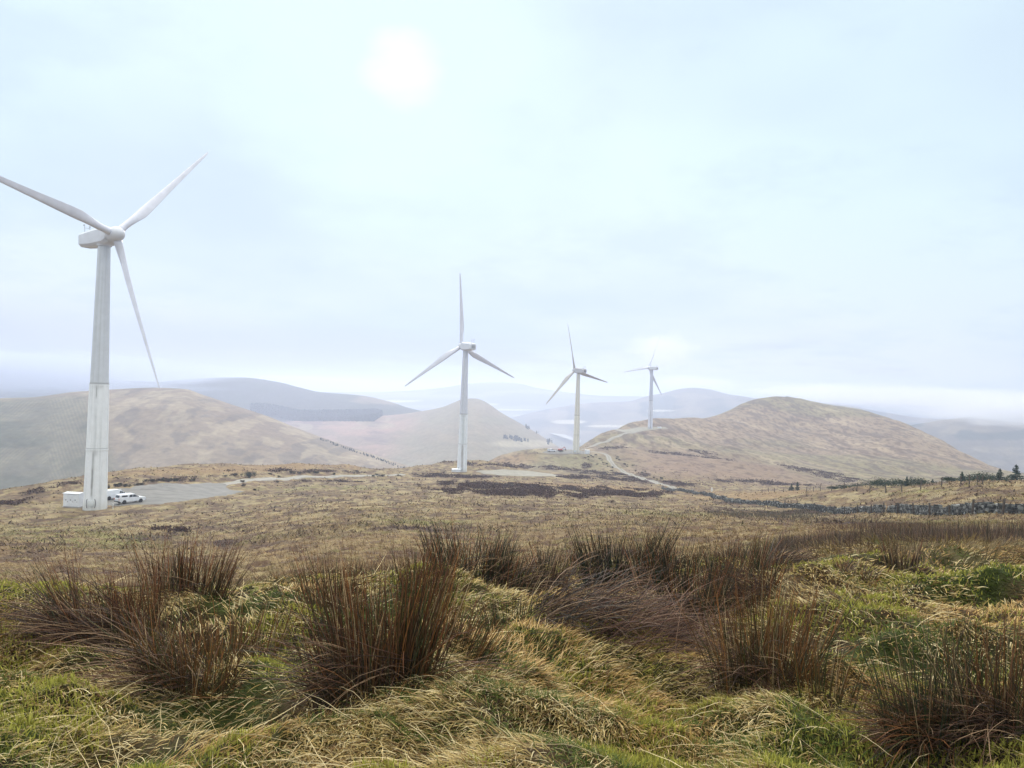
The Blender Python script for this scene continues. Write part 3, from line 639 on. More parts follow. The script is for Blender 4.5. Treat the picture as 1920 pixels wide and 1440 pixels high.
def ribbon(name, pts, width, m, lift=.14, Zs=None, step=3.0, rut=None):
    P_ = np.array([on(*q)[:2] if len(q) == 2 else onZ(q[0], q[2])[:2] for q in pts]); s = np.r_[0, np.cumsum(np.hypot(*np.diff(P_, axis=0).T))]
    u = np.arange(0, s[-1], step); cx = np.interp(u, s, P_[:, 0]); cy = np.interp(u, s, P_[:, 1])
    for _ in range(6):
        cx[1:-1] = (cx[:-2] + 2 * cx[1:-1] + cx[2:]) / 4; cy[1:-1] = (cy[:-2] + 2 * cy[1:-1] + cy[2:]) / 4
    tx, ty = np.gradient(cx), np.gradient(cy); l = np.hypot(tx, ty) + 1e-9; nx_, ny_ = -ty / l, tx / l
    T = np.linspace(-1, 1, 7); wd = width / 2 * (1 + .15 * (vn(u * .15, u * 0, 4) - .5))
    x = cx[:, None] + nx_[:, None] * T * wd[:, None]; y = cy[:, None] + ny_[:, None] * T * wd[:, None]
    z = ground_z(x, y).mean(1)[:, None] * .5 + ground_z(x, y) * .5 + lift; z[:, 0] -= lift + .2; z[:, -1] -= lift + .2
    k = len(T); i = (np.arange(len(u) - 1)[:, None] * k + np.arange(k - 1)[None])
    tone = np.zeros(x.shape + (3,)) + np.array([.25, .24, .215]); tone[:, 3] = [.17, .16, .11]
    o = link(name, npmesh(name, np.stack([x, y, z], -1).reshape(-1, 3), np.stack([i, i + 1, i + k + 1, i + k], -1).reshape(-1, 4), tone.reshape(-1, 3)), m); bpy_fix(o); return tag(o, kind='structure')
MGR = noisy('wet grey gravel', (.19, .185, .175), .25, .35, .85, .25, .02, (.12, .12, .115))
MGP = noisy('pale dry gravel', (.26, .25, .21), .2, .3, .9, .2, .02)
MTR = tonemat('stone track', rough=.8, spec=.3, layers=((.5, .15), (4, .15)))
drape('gravel_pad', [(150, 934), (196, 920), (235, 919), (250, 912), (300, 906), (345, 909), (400, 905), (440, 906), (425, 913), (465, 922), (440, 928), (380, 936), (300, 946), (215, 951), (160, 950)], MGR)
drape('gravel_pad', [(888, 884), (930, 881), (1000, 884), (1040, 889), (1052, 894), (1000, 894), (930, 891), (895, 888)], MGP)
drape('gravel_pad', [(1012, 848), (1035, 843), (1085, 845), (1110, 848), (1106, 852), (1070, 852), (1025, 851)], MGR)
drape('gravel_pad', [(1150, 806), (1195, 802), (1250, 802), (1255, 805), (1210, 808), (1165, 812), (1150, 810)], MGP)
ribbon('track', [(415, 909), (450, 903), (480, 900), (520, 898), (560, 895), (600, 894), (650, 892), (700, 892), (760, 890)], 3.4, MTR)
ribbon('track', [(1104, 847), (1125, 849), (1138, 853), (1142, 859), (1143, 866), (1152, 875), (1165, 882), (1185, 891), (1205, 898), (1230, 905), (1255, 911), (1280, 918), (1296, 922)], 3.8, MTR)
ribbon('track', [(1060, 846, 490), (1085, 838, 520), (1115, 836, 545), (1140, 830, 560), (1165, 822, 585), (1190, 813, 615), (1210, 808, 632)], 3.6, MTR, lift=.3)

# ------------------------------------------------------------------ kiosks, vehicles
WHT = noisy('white painted steel', (.72, .75, .80), .08, 1.5, .4, .45); GLASS = mat('dark window glass', (.02, .025, .03), .08, .6)
TYRE = mat('black tyre rubber', (.02, .02, .02), .85); RIM = mat('grey alloy', (.3, .31, .32), .35, .5, .6)
def kiosk(p, L_, Wd, H, rz, label, vents=True, roof='pitch'):
    t = empty('transformer_kiosk', p, rz); tag(t, label, 'kiosk', 'turbine kiosks')
    MB().box((0, 0, -.3), (L_ + .3, Wd + .3, 1.0)).build('plinth', mat('concrete plinth', (.35, .34, .32), .9), t)
    b = MB().box((0, 0, .2 + H / 2), (L_, Wd, H)).build('cabin', WHT, t, bevel=.04)
    z0 = H + .2
    if roof == 'pitch': MB().loft([[(x, -Wd / 2 - .1, z0), (x, Wd / 2 + .1, z0), (x, Wd / 2 + .1, z0 + .1), (x, 0, z0 + .28), (x, -Wd / 2 - .1, z0 + .1)] for x in (-L_ / 2 - .1, L_ / 2 + .1)]).build('roof', WHT, t)
    else: MB().loft([[(x, -math.cos(a) * (Wd / 2 + .08), z0 + math.sin(a) * .35) for a in np.linspace(0, math.pi, 10)] for x in (-L_ / 2 - .05, L_ / 2 + .05)]).build('roof', WHT, t, True, autos=40)
    if vents:
        for k in range(3):
            x = -L_ * .30 + k * L_ * .30
            dd = MB().box((x, -Wd / 2 - .025, .2 + H * .46), (L_ * .27, .05, H * .84)).build('door', WHT, t, bevel=.015)
            v = MB()
            for q in range(4): v.box((x - .05, -Wd / 2 - .06, .2 + H * .50 + q * .055), (.22, .03, .03))
            v.build('vent', DARK, dd)
            MB().box((x + L_ * .1, -Wd / 2 - .07, .2 + H * .40), (.05, .05, .18)).build('handle', DARK, dd)
    return t
p = on(134, 953); kiosk((p[0] - .1, p[1] + 1.2, p[2]), 3.1, 2.2, 2.35, R(-6), 'white box kiosk left of the nearest turbine, with small dark vents on its front')
p = at(855, 886, 306); kiosk((p[0], p[1], p[2] + .1), 3.4, 1.6, .9, R(8), 'long low white kiosk at the foot of the second turbine', False, 'round')
p = at(1101, 851, 462); kiosk((p[0], p[1], p[2] - .1), 2.6, 2.0, 2.1, R(-12), 'small white kiosk right of the third turbine where the track arrives')
p = at(1236, 806, 640); kiosk((p[0], p[1], p[2] - .1), 3.0, 2.2, 2.2, R(10), 'tiny white kiosk right of the farthest turbine on the big hill')
LAMP_R = mat('red lamp lens', (.45, .02, .02), .25, .6); LAMP_W = mat('clear lamp lens', (.75, .76, .78), .15, .6)
def vehicle(p, rz, label, kind, group, paint=None):
    """built nose towards +X, origin on the ground under the middle"""
    paint = paint or WHT
    t = empty(kind, p, rz); tag(t, label, 'van' if kind == 'van' else ('tractor' if kind == 'tractor' else 'pickup'), group)
    Wd = .93
    if kind == 'pickup_truck':
        prof = [(-2.62, .55), (-2.66, .95), (-2.6, 1.12), (.85, 1.12), (2.0, 1.08), (2.5, .98), (2.64, .78), (2.62, .45), (2.2, .38), (-2.2, .38)]
        cab = [(-.95, 1.10), (-.75, 1.72), (-.45, 1.80), (.35, 1.80), (1.15, 1.10)]; can = [(-2.55, 1.10), (-2.38, 1.74), (-.82, 1.78), (-.80, 1.10)]
    else:
        prof = [(-2.5, .5), (-2.54, .95), (-2.5, 1.15), (1.3, 1.15), (2.15, 1.02), (2.45, .85), (2.48, .42), (2.1, .36), (-2.1, .36)]
        cab = [(.25, 1.12), (.3, 1.82), (.5, 1.84), (.85, 1.78), (1.55, 1.12)]; can = [(-2.5, 1.12), (-2.42, 1.72), (-2.2, 1.88), (.32, 1.90), (.34, 1.12)]
    bd = MB().loft([[(x, y, z) for x, z in prof] for y in (-Wd, Wd)]).build('body', paint, t, bevel=.06)
    def green(pr, name, top=.80):
        zs = [z for _, z in pr]; z0, z1 = min(zs), max(zs)
        wid = lambda z: .90 + (top - .90) * (z - z0) / (z1 - z0)
        return MB().loft([[(x, s * wid(z), z) for x, z in pr] for s in (-1, 1)]).build(name, paint, t, bevel=.05)
    cb = green(cab, 'cab'); green(can, 'canopy')
    xa, xb = (-.72, .78) if kind == 'pickup_truck' else (.45, 1.15)
    for s in (-1, 1):
        w0 = [(xa, s * .905, 1.20), (xb + .18, s * .905, 1.20), (xb - .32, s * .845, 1.62), (xa + .12, s * .845, 1.62)]
        w1 = [(a, b * 1.018, c_) for a, b, c_ in w0]
        m_ = MB().loft([w0, w1]); m_.build('side_window', GLASS, cb)
        MB().box((xa + (xb - xa) * .45, s * .915, 1.42), (.06, .03, .5)).build('pillar', paint, cb)
        MB().box((xb + .22, s * 1.03, 1.22), (.12, .18, .16)).build('mirror', DARK, cb)
        if kind == 'pickup_truck': MB().box((-1.6, s * .875, 1.46), (1.1, .03, .28)).build('canopy_window', GLASS, t)
    f0, f1 = (cab[3], cab[4]) if kind == 'pickup_truck' else (cab[3], cab[4])
    MB().loft([[(f1[0] - .02, -.78, f1[1] + .06), (f1[0] - .02, .78, f1[1] + .06), (f0[0] + .06, .70, f0[1] - .06), (f0[0] + .06, -.70, f0[1] - .06)], [(f1[0] + .03, -.78, f1[1] + .08), (f1[0] + .03, .78, f1[1] + .08), (f0[0] + .11, .70, f0[1] - .04), (f0[0] + .11, -.70, f0[1] - .04)]]).build('windscreen', GLASS, t)
    x0 = can[0][0]
    if kind == 'pickup_truck':
        MB().loft([[(x0 - .0, -.62, 1.22), (x0 - .0, .62, 1.22), (x0 + .13, .58, 1.62), (x0 + .13, -.58, 1.62)], [(x0 - .05, -.62, 1.22), (x0 - .05, .62, 1.22), (x0 + .08, .58, 1.62), (x0 + .08, -.58, 1.62)]]).build('rear_window', GLASS, t)
    else:
        ch = MB()                                           # red and orange chevron boards on the tail
        for k in range(6):
            for s in (-1, 1):
                y0 = s * (.12 + k * .13); ch.loft([[(x0 - .03, y0, .62), (x0 - .03, y0 + s * .07, .62), (x0 + .0, y0 + s * .07 - s * .35 * .3, 1.15), (x0 + .0, y0 - s * .35 * .3, 1.15)], [(x0 - .07, y0, .62), (x0 - .07, y0 + s * .07, .62), (x0 - .04, y0 + s * .07 - s * .35 * .3, 1.15), (x0 - .04, y0 - s * .35 * .3, 1.15)]])
        ch.build('chevron_marking', mat('orange red reflective', (.62, .13, .04), .5), t)
    for y in (-.72, .72):
        MB().box((-2.64 if kind == 'pickup_truck' else -2.53, y * 1.12, .92), (.08, .16, .32)).build('tail_light', LAMP_R, t)
        MB().box((2.56 if kind == 'pickup_truck' else 2.42, y, .80), (.14, .34, .16)).build('headlight', LAMP_W, t)
    MB().box((2.62 if kind == 'pickup_truck' else 2.47, 0, .52), (.12, 1.7, .22)).build('front_bumper', DARK, t, bevel=.03)
    MB().box((-2.66 if kind == 'pickup_truck' else -2.56, 0, .48), (.14, 1.7, .18)).build('rear_bumper', DARK, t, bevel=.03)
    for x in (-1.65, 1.6):
        for s in (-1, 1):
            T = Matrix.Translation((x, s * .84, .38)) @ Matrix.Rotation(R(90), 4, 'X')
            MB().lathe([(.20, -.13), (.36, -.13), (.39, -.08), (.39, .08), (.36, .13), (.20, .13)], 24, T).build('wheel', TYRE, t, True, autos=40)
            w_ = [q for q in t.children if q.name.startswith('wheel')][-1]
            MB().lathe([(.22, -.11), (.24, .0), (.24, .11)], 16, T).build('rim', RIM, w_, True, autos=40)
    return t
p = onZ(249, 149); vehicle(tuple(p + [0, 0, .12]), R(56), 'white double cab pickup with a canopy, parked nearest the camera on the gravel pad', 'pickup_truck', 'white vehicles beside the nearest turbine')
p = onZ(220, 154.5); vehicle(tuple(p + [0, 0, .12]), R(56), 'white van with orange red chevrons on its tail, half behind the nearest tower', 'van', 'white vehicles beside the nearest turbine')
p = at(1034, 847, 474); vehicle(tuple(p), R(8), 'tiny white pickup parked at the left end of the pad by the third turbine', 'pickup_truck', None)
# red and white tracked digger beside it
p = at(1051, 846, 474); t = empty('excavator', tuple(p), R(20)); tag(t, 'small red and white excavator between the tiny pickup and the third turbine', 'excavator')
RED = mat('red machine paint', (.42, .08, .05), .5)
for s in (-1, 1): MB().loft([[(x, s * .9 + q, z) for x, z in [(-1.5, .25), (-1.3, 0), (1.3, 0), (1.5, .25), (1.3, .6), (-1.3, .6)]] for q in (-.22, .22)]).build('track_unit', TYRE, t)
MB().box((-.3, 0, 1.05), (2.4, 1.8, .8)).box((0, 0, .6), (1, 1, .3)).build('body', RED, t, bevel=.1)
cbn = MB().box((.35, .45, 1.95), (1.1, .9, 1.2)).build('cab', WHT, t, bevel=.08); MB().box((.93, .45, 2.05), (.05, .7, .8)).build('windscreen', GLASS, cbn)
am = MB(); 
for a, b in (((.8, -.3, 1.2), (2.4, -.3, 2.7)), ((2.4, -.3, 2.7), (3.3, -.3, 1.2))):
    a, b = Vector(a), Vector(b); q = (b - a).to_track_quat('Z', 'Y').to_matrix().to_4x4(); am.box((0, 0, 0), (.3, .28, (b - a).length), Matrix.Translation((a + b) / 2) @ q)
am.build('arm', RED, t); MB().loft([[(3.0, y, 1.2), (3.5, y, 1.1), (3.5, y, .7), (3.1, y, .5), (2.8, y, .8)] for y in (-.6, 0)]).build('bucket', DARK, t)

# ------------------------------------------------------------------ dry stone wall with its line of posts
def rock(mb, c, d, rz):
    V = []; rr = rng.random(8) * .35 + .75; k = 0
    for z in (-1, 1):
        for y in (-1, 1):
            for x in (-1, 1):
                V.append((x * d[0] / 2 * rr[k] * (.8 if z > 0 else 1), y * d[1] / 2 * rr[(k + 3) % 8], z * d[2] / 2 * (.85 + .3 * rr[k] - .25))); k += 1
    T = Matrix.Translation(c) @ Matrix.Rotation(rz, 4, 'Z') @ Matrix.Rotation(rng.normal() * .15, 4, 'X') @ Matrix.Rotation(rng.normal() * .12, 4, 'Y')
    mb.add(V, [(0, 2, 3, 1), (4, 5, 7, 6), (0, 1, 5, 4), (2, 6, 7, 3), (0, 4, 6, 2), (1, 3, 7, 5)], T)
def stone_mat():
    m = mat('grey whinstone', (.2, .2, .2), .9, .2); L = m.node_tree.links; b = m.node_tree.nodes['Principled BSDF']
    g = nd(m, 'ShaderNodeNewGeometry'); r = nd(m, 'ShaderNodeValToRGB'); r.color_ramp.interpolation = 'LINEAR'
    cols = [(0, (.025, .027, .028)), (.45, (.075, .08, .08)), (.75, (.15, .155, .15)), (.93, (.28, .29, .28)), (1, (.48, .49, .48))]
    while len(r.color_ramp.elements) < len(cols): r.color_ramp.elements.new(.5)
    for e_, (q, c_) in zip(r.color_ramp.elements, cols): e_.position = q; e_.color = (*c_, 1)
    L.new(g.outputs['Random Per Island'], r.inputs[0])
    tc_ = nd(m, 'ShaderNodeTexCoord'); n = nd(m, 'ShaderNodeTexNoise'); n.inputs['Scale'].default_value = 7; n.inputs['Detail'].default_value = 5; L.new(tc_.outputs['Object'], n.inputs[0])
    mx = nd(m, 'ShaderNodeMix'); mx.data_type = 'RGBA'; mx.blend_type = 'MULTIPLY'; mx.inputs[0].default_value = .6; L.new(r.outputs[0], mx.inputs[6]); L.new(n.outputs[0], mx.inputs[7])
    L.new(mx.outputs[2], b.inputs['Base Color']); return m
STONE = stone_mat()
def wall(name_label, pts, h0, big):
    """pts (px, Z) along the foot"""
    P_ = np.array([onZ(a, z)[:2] for a, z in pts]); s = np.r_[0, np.cumsum(np.hypot(*np.diff(P_, axis=0).T))]
    mb = MB(); u = 0
    while u < s[-1]:
        x, y = np.interp(u, s, P_[:, 0]), np.interp(u, s, P_[:, 1]); x2, y2 = np.interp(u + .5, s, P_[:, 0]), np.interp(u + .5, s, P_[:, 1])
        a = math.atan2(y2 - y, x2 - x); zb = float(ground_z(np.array(x), np.array(y))); hh = h0 * (.72 + .5 * float(vn(np.array(u * .35), np.array(.5), 3)))
        z = -.05
        while z < hh:
            dz = big * rng.uniform(.45, .95); off = rng.normal() * .05
            for sd_ in (-1, 1):
                nx_, ny_ = -math.sin(a) * sd_ * .16, math.cos(a) * sd_ * .16
                rock(mb, (x + nx_ + off * math.cos(a), y + ny_ + off * math.sin(a), zb + z + dz / 2), (big * rng.uniform(.9, 1.6), .34, dz * 1.15), a + rng.normal() * .12)
            z += dz * .9
        u += big * .95
    o = mb.build('dry_stone_wall', STONE); tag(o, name_label, 'stone wall'); return o
wall('near right stretch of grey dry stone wall, from the gap to the edge of the picture', [(2150, 46), (1920, 54), (1840, 59), (1784, 65), (1717, 76), (1672, 84.5)], .62, .26)
wall('middle stretch of tumbled grey dry stone wall, left of the gap and behind the dark rushes', [(1658, 87), (1637, 93), (1588, 104), (1520, 122), (1440, 145), (1400, 160)], .62, .30)
wall('far low end of the stone wall, running up to the foot of the track', [(1398, 161), (1375, 175), (1335, 200), (1300, 225), (1270, 250), (1245, 285)], .7, .42)
WOOD = noisy('weathered post wood', (.10, .085, .075), .35, 5, .9, .1); WIRE = mat('fence wire', (.16, .16, .16), .5, .4, .6)
def fence(label, pts, h, w_, wires=True, hs=None):
    P_ = [onZ(a, z) for a, z in pts]; t = empty('fence', tuple(P_[0])); tag(t, label, 'fence'); o0 = Vector(P_[0]); tops = []
    for k, q in enumerate(P_):
        hh = (hs[k] if hs else h) * rng.uniform(.94, 1.06); mb = MB(); lx, ly = rng.normal() * .05, rng.normal() * .04
        mb.loft([[(i * w_ / 2 * f + lx * z, j * w_ / 2 * f + ly * z, z) for i, j in ((-1, -1), (1, -1), (1, 1), (-1, 1))] for z, f in ((-.4, 1), (hh - .03, .95), (hh, .7))])
        mb.build('post', WOOD, t, loc=tuple(Vector(q) - o0)); tops.append((Vector(q) - o0 + Vector((lx * hh, ly * hh, 0)), hh))
    if wires:
        for f in (.92, .62, .34):
            mb = MB()
            for (a, ha), (b, hb_) in zip(tops[:-1], tops[1:]):
                a = a + Vector((0, 0, ha * f)); b = b + Vector((0, 0, hb_ * f)); q = (b - a).to_track_quat('Z', 'Y').to_matrix().to_4x4()
                mb.box((0, 0, 0), (.012, .012, (b - a).length), Matrix.Translation((a + b) / 2) @ q)
            mb.build('wire', WIRE, t)
    return t
fence('line of dark posts standing in front of the stone wall', [(1990, 50.5), (1884, 54.5), (1827, 58.5), (1784, 63), (1747, 68), (1717, 74), (1686, 80), (1661, 85), (1637, 91), (1611, 97), (1588, 102), (1568, 108), (1548, 113), (1530, 118), (1514, 123), (1499, 127), (1487, 132), (1475, 137), (1453, 141), (1441, 146)], 1.15, .12)
fence('line of dark posts along the crest of the grass rise, before the young spruces', [(1935, 88), (1845, 96), (1835, 97), (1820, 99), (1804, 98), (1768, 104), (1729, 107), (1694, 112), (1664, 118), (1634, 124), (1609, 134), (1586, 142), (1562, 150), (1541, 160), (1528, 168), (1515, 174), (1498, 182), (1484, 188), (1472, 194), (1455, 205), (1444, 212), (1432, 222)], 1.25, .11)
p = onZ(1338, 260); mk = MB().box((0, 0, .5), (.5, .4, 1.6)).box((.0, 0, 1.4), (.35, .3, .4)).build('marker_stone', mat('white painted stone', (.7, .7, .7), .8), loc=tuple(p)); tag(mk, 'tiny white marker stone above the far end of the wall', 'marker')
p = onZ(217, 141); mk = MB().lathe([(.05, -.2), (.05, .8), (.09, .82), (.09, 1.0), (.02, 1.05)], 10).build('marker_post', mat('white plastic post', (.75, .75, .72), .6), loc=tuple(p)); tag(mk, 'short white marker post in the grass before the parked vehicles', 'marker post')

# ------------------------------------------------------------------ trees and bushes
def leafquads(Pn, size, nrm_up=.3, asp=1.0):
    n = len(Pn); a = rng.normal(size=(n, 3)); a /= np.linalg.norm(a, axis=1)[:, None]; b = np.cross(a, rng.normal(size=(n, 3))); b /= np.linalg.norm(b, axis=1)[:, None]
    s = (size * rng.uniform(.6, 1.4, n))[:, None]; V = np.stack([Pn - a * s - b * s * asp, Pn + a * s - b * s * asp, Pn + a * s + b * s * asp, Pn - a * s + b * s * asp], 1).reshape(-1, 3)
    return V, np.arange(4 * n).reshape(-1, 4)
def leafmat(name, c): return tonemat(name, rough=.8, spec=.1, trans=.12)
LM = leafmat('evergreen foliage', None)
BARK = noisy('dark bark', (.07, .06, .05), .3, 8, .95)
def ltone(n, base, var=.3): return np.array(base)[None] * (1 + (rng.random((n, 1)) - .5) * 2 * var) * (1 + (rng.random((n, 3)) - .5) * .12)
def mk_spruce(hh, wd):
    pts = []; z = .12
    while z < .97:
        rr = wd * (1 - z) ** .85 * rng.uniform(.75, 1.15); nb = 7
        for k in range(nb):
            a = rng.random() * 6.283; L_ = rr * rng.uniform(.7, 1.15); m_ = max(6, int(46 * L_ / wd * 1.0))
            t_ = rng.random(m_) ** .7; x = np.cos(a) * L_ * t_; y = np.sin(a) * L_ * t_; zz = z * hh + L_ * t_ * (.25 - .15 * t_) + rng.normal(size=m_) * .03
            wv = (1 - t_) * .16 * hh / 3 + .03; pts.append(np.c_[x + rng.normal(size=m_) * wv * .7, y + rng.normal(size=m_) * wv * .7, zz])
        z += .075
    pts.append(np.c_[rng.normal(size=(20, 2)) * .03, rng.uniform(.9, 1.03, 20) * hh]); pts.append(np.c_[rng.normal(size=(14, 2)) * .09, rng.normal(size=14) * .05 + .93 * hh])
    Pn = np.vstack(pts); V, Q_ = leafquads(Pn, .075 * hh / 3, asp=.5)
    return npmesh('crown', V, Q_, np.repeat(ltone(len(Pn), (.045, .075, .06)), 4, 0), False)
def mk_bush(rx, rz_, base=(.035, .055, .035), n=1500, size=.06):
    lobes = [(rng.normal() * rx * .45, rng.normal() * rx * .3, rng.uniform(.3, .75) * rz_, rng.uniform(.35, .6)) for _ in range(8)]; pts = []
    for lx, ly, lz, lr in lobes:
        m_ = n // 8; v = rng.normal(size=(m_, 3)); v /= np.linalg.norm(v, axis=1)[:, None]; v *= (rng.random((m_, 1)) ** .35)
        pts.append(np.c_[lx + v[:, 0] * rx * lr, ly + v[:, 1] * rx * lr, np.maximum(lz + v[:, 2] * rz_ * lr * .9, .02)])
    Pn = np.vstack(pts); V, Q_ = leafquads(Pn, size, asp=.5)
    return npmesh('foliage', V, Q_, np.repeat(ltone(len(Pn), base, .4), 4, 0), False)
trunk_me = MB().lathe([(.09, -.3), (.07, .5), (.03, 2.2), (.008, 3.0)], 8)
def spruce(px, Z, hh, wd, label):
    q = onZ(px, Z); t = empty('spruce_tree', tuple(q)); tag(t, label, 'spruce tree', 'young spruces behind the crest fence')
    f = hh / 3; MB().lathe([(.09 * f, -.3), (.07 * f, .5 * f), (.03 * f, 2.2 * f), (.008 * f, 3.0 * f)], 8).build('trunk', BARK, t, True)
    link('crown', mk_spruce(hh, wd), LM, t)
def top_h(px, Z, ytop): q = onZ(px, Z); return max(.6, (yh(px) - ytop) / F * Z - q[2])
for px, Z, yt, wf, lab in ((1487, 200, 908, .42, 'short bushy spruce, left one of the pair on the orange grass'), (1498, 196, 905, .28, 'slim spruce, right one of the pair on the orange grass'),
        (1703, 122, 895, .30, 'spruce leader rising out of the dark bush right of the middle of the crest'), (1751, 128, 899, .45, 'pale bluish young spruce right of the tall crest post'),
        (1806, 112, 886, .42, 'dark open spruce behind the post with a low skirt'), (1830, 118, 891, .28, 'thin spruce between the open spruce and the bushy ones'),
        (1841, 122, 893, .36, 'round topped young spruce in the thick of the clump'), (1877, 116, 881, .42, 'second tallest spruce, left neighbour of the one with the ball tipped leader'),
        (1907, 112, 874, .46, 'tallest spruce at the right edge with a ball tipped leader'), (1960, 112, 880, .44, 'spruce just beyond the tallest one at the right edge'),
        (1889, 97, 905, .8, 'low flat topped spruce in front of the clump at the right')):
    hh = top_h(px, Z, yt); spruce(px, Z, hh * 1.08, hh * wf * 1.2, lab)
def bush(px, Z, rx, hh, label, group=None, me=None, base=(.035, .055, .035), name='gorse_bush', cat='bush', size=.06, lift=0):
    q = onZ(px, Z); o = link(name, me or mk_bush(rx, hh, base, size=size), LM if me is None else None, None, tuple(q + [0, 0, lift])); tag(o, label, cat, group); return o
for px, Z, rx, hh, lab in ((1571, 158, .9, .9, 'smallest dark bush at the left end of the crest hedge'), (1593, 150, 1.6, 1.3, 'low dark bush left of the crest hedge dip'), (1612, 146, 1.8, 1.5, 'dark bush with a flat top next to the low one'),
        (1642, 138, 1.7, 1.6, 'dark bush left of the rounded one on the crest'), (1672, 130, 2.0, 2.3, 'high rounded dark bush in the middle of the crest'), (1696, 124, 1.6, 2.0, 'dark bush around the slim spruce leader'), (1722, 120, 1.9, 1.9, 'broad dark bush just left of the tall crest post'),
        (1790, 118, 1.2, 1.2, 'low green bush left of the open spruce'), (1826, 120, 1.8, 1.8, 'dark bush at the foot of the thin spruce'), (1858, 118, 2.0, 2.2, 'wide dark bush filling the clump between two spruces'), (1890, 118, 1.8, 2.0, 'dark bush at the foot of the tallest spruce')):
    bush(px, Z, rx * 1.5, hh * .62, lab, 'bushes along the crest', size=.06)
q = on(467, 897); o = link('gorse_bush', mk_bush(1.5, 1.7, (.035, .05, .04), 2200), LM, None, tuple(q)); tag(o, 'largest dark green bush beside the bend of the gravel track', 'bush')
hb3 = [mk_bush(.8, .7, (.05, .042, .034), 500, .07), mk_bush(1.0, .6, (.06, .048, .04), 500, .07), mk_bush(.6, .8, (.035, .045, .03), 400, .06)]
for m_ in hb3: m_.materials.append(LM)
def heath(lst, label, group, cat='heather bush'):
    for px, py in lst:
        q = on(px, py); k = int(rng.integers(3)); o = bpy.data.objects.new('heather_bush', hb3[k]); C.objects.link(o); o.location = tuple(q); s = rng.uniform(.6, 1.15); o.scale = (s * 1.1, s, s); o.rotation_euler = (0, 0, rng.random() * 6.28); tag(o, label, cat, group)
heath([(203, 916), (216, 914), (224, 913), (238, 913), (256, 911), (266, 910), (275, 903), (283, 904), (298, 901), (306, 903), (316, 904), (322, 902), (330, 903), (361, 903), (424, 895), (442, 893), (454, 905)], 'small dark heather bush behind the gravel pad of the nearest turbine', 'heather bushes by the nearest pad')
heath([(507, 890), (523, 896), (548, 888), (560, 890), (589, 888), (593, 889), (626, 893), (669, 885), (700, 895), (706, 893), (715, 894), (748, 893), (478, 920), (520, 905), (456, 912)], 'small dark heather bush along the far gravel track', 'heather bushes by the far track')
heath([(1103, 858), (1108, 857), (1113, 859), (1116, 854), (1112, 866), (1124, 862), (1128, 864), (1131, 868), (1136, 869), (1138, 872), (1140, 876), (1148, 879), (1156, 862), (1158, 859), (1161, 864), (1170, 870), (1172, 874), (1176, 876), (1186, 876), (1190, 874), (1192, 884), (1203, 888), (1210, 886), (1226, 898), (1232, 900), (1240, 899), (1262, 908), (1146, 885), (1120, 872)], 'small dark bush dotted beside the bend of the track below the third turbine', 'bushes by the track bend')
# distant woods read as one mass each
def wood(label, fn, n, hh, size):
    Pn = []
    for _ in range(n):
        x, y, z = fn(); m_ = 16; t_ = rng.random(m_); a = rng.random(m_) * 6.28; r_ = (1 - t_) * hh * .28
        Pn.append(np.c_[x + np.cos(a) * r_, y + np.sin(a) * r_, z + t_ * hh])
    Pn = np.vstack(Pn); V, Q_ = leafquads(Pn, size, asp=.8)
    return tag(link('forest', npmesh('forest', V, Q_, np.repeat(ltone(len(Pn), (.03, .045, .035), .3), 4, 0), False), LM), label, 'wood', kind='stuff')
deps = bpy.context.evaluated_depsgraph_get()
hills_ = [o for o in C.objects if o.name.startswith('hill')]
from mathutils.bvhtree import BVHTree
def hill_hit(px, py):
    best = None
    for b in trees_:
        h_ = b.ray_cast(Vector((0, 0, 0)), Vector(ray(px, py)).normalized())
        if h_[0] is not None and (best is None or h_[3] < best[3]): best = h_
    return best[0] if best else Vector((0, 9000, -160))
trees_ = [BVHTree.FromObject(o, deps) for o in hills_]
def f1_():
    for _ in range(400):
        px, py = rng.uniform(470, 716), rng.uniform(762, 791)
        lo = np.interp(px, [470, 520, 560, 700, 716], [776, 783, 790, 790, 780]); hi = np.interp(px, [470, 520, 560, 640, 700, 716], [760, 766, 775, 775, 773, 776])
        if hi < py < lo:
            q_ = hill_hit(px, py)
            if q_.y > 1350: return q_
wood('dark conifer plantation on the moor beyond the left hill', f1_, 4200, 9, 1.5)
def f2_():
    px = rng.uniform(600, 762); py = np.interp(px, [560, 640, 700, 762], [806, 836, 856, 878]) + rng.uniform(1, 4); return hill_hit(px, py)
wood('thin belt of trees down the right edge of the left hill', f2_, 90, 1.8, .35)
def f3_():
    a = [(1030, 828, 7, 5), (988, 803, 3, 3), (1008, 812, 4, 3), (960, 822, 14, 2), (975, 827, 12, 2)][rng.integers(5)]; return hill_hit(a[0] + rng.normal() * a[2] * .6, a[1] + rng.normal() * a[3] * .6)
wood('scattered dark woodland on the slope above the river', f3_, 60, 5, 1.0)
# summit cairn
p = at(1476, 744, 897); mb = MB()
for k in range(40):
    a = rng.random() * 6.28; r_ = rng.random() * 1.6; h_ = (1.6 - r_) * .7 * rng.random(); rock(mb, (p[0] + math.cos(a) * r_, p[1] + math.sin(a) * r_, p[2] + h_ - .3), (.7, .6, .45), a)
tag(mb.build('cairn', STONE), 'tiny stone cairn on the summit of the big round hill', 'cairn')

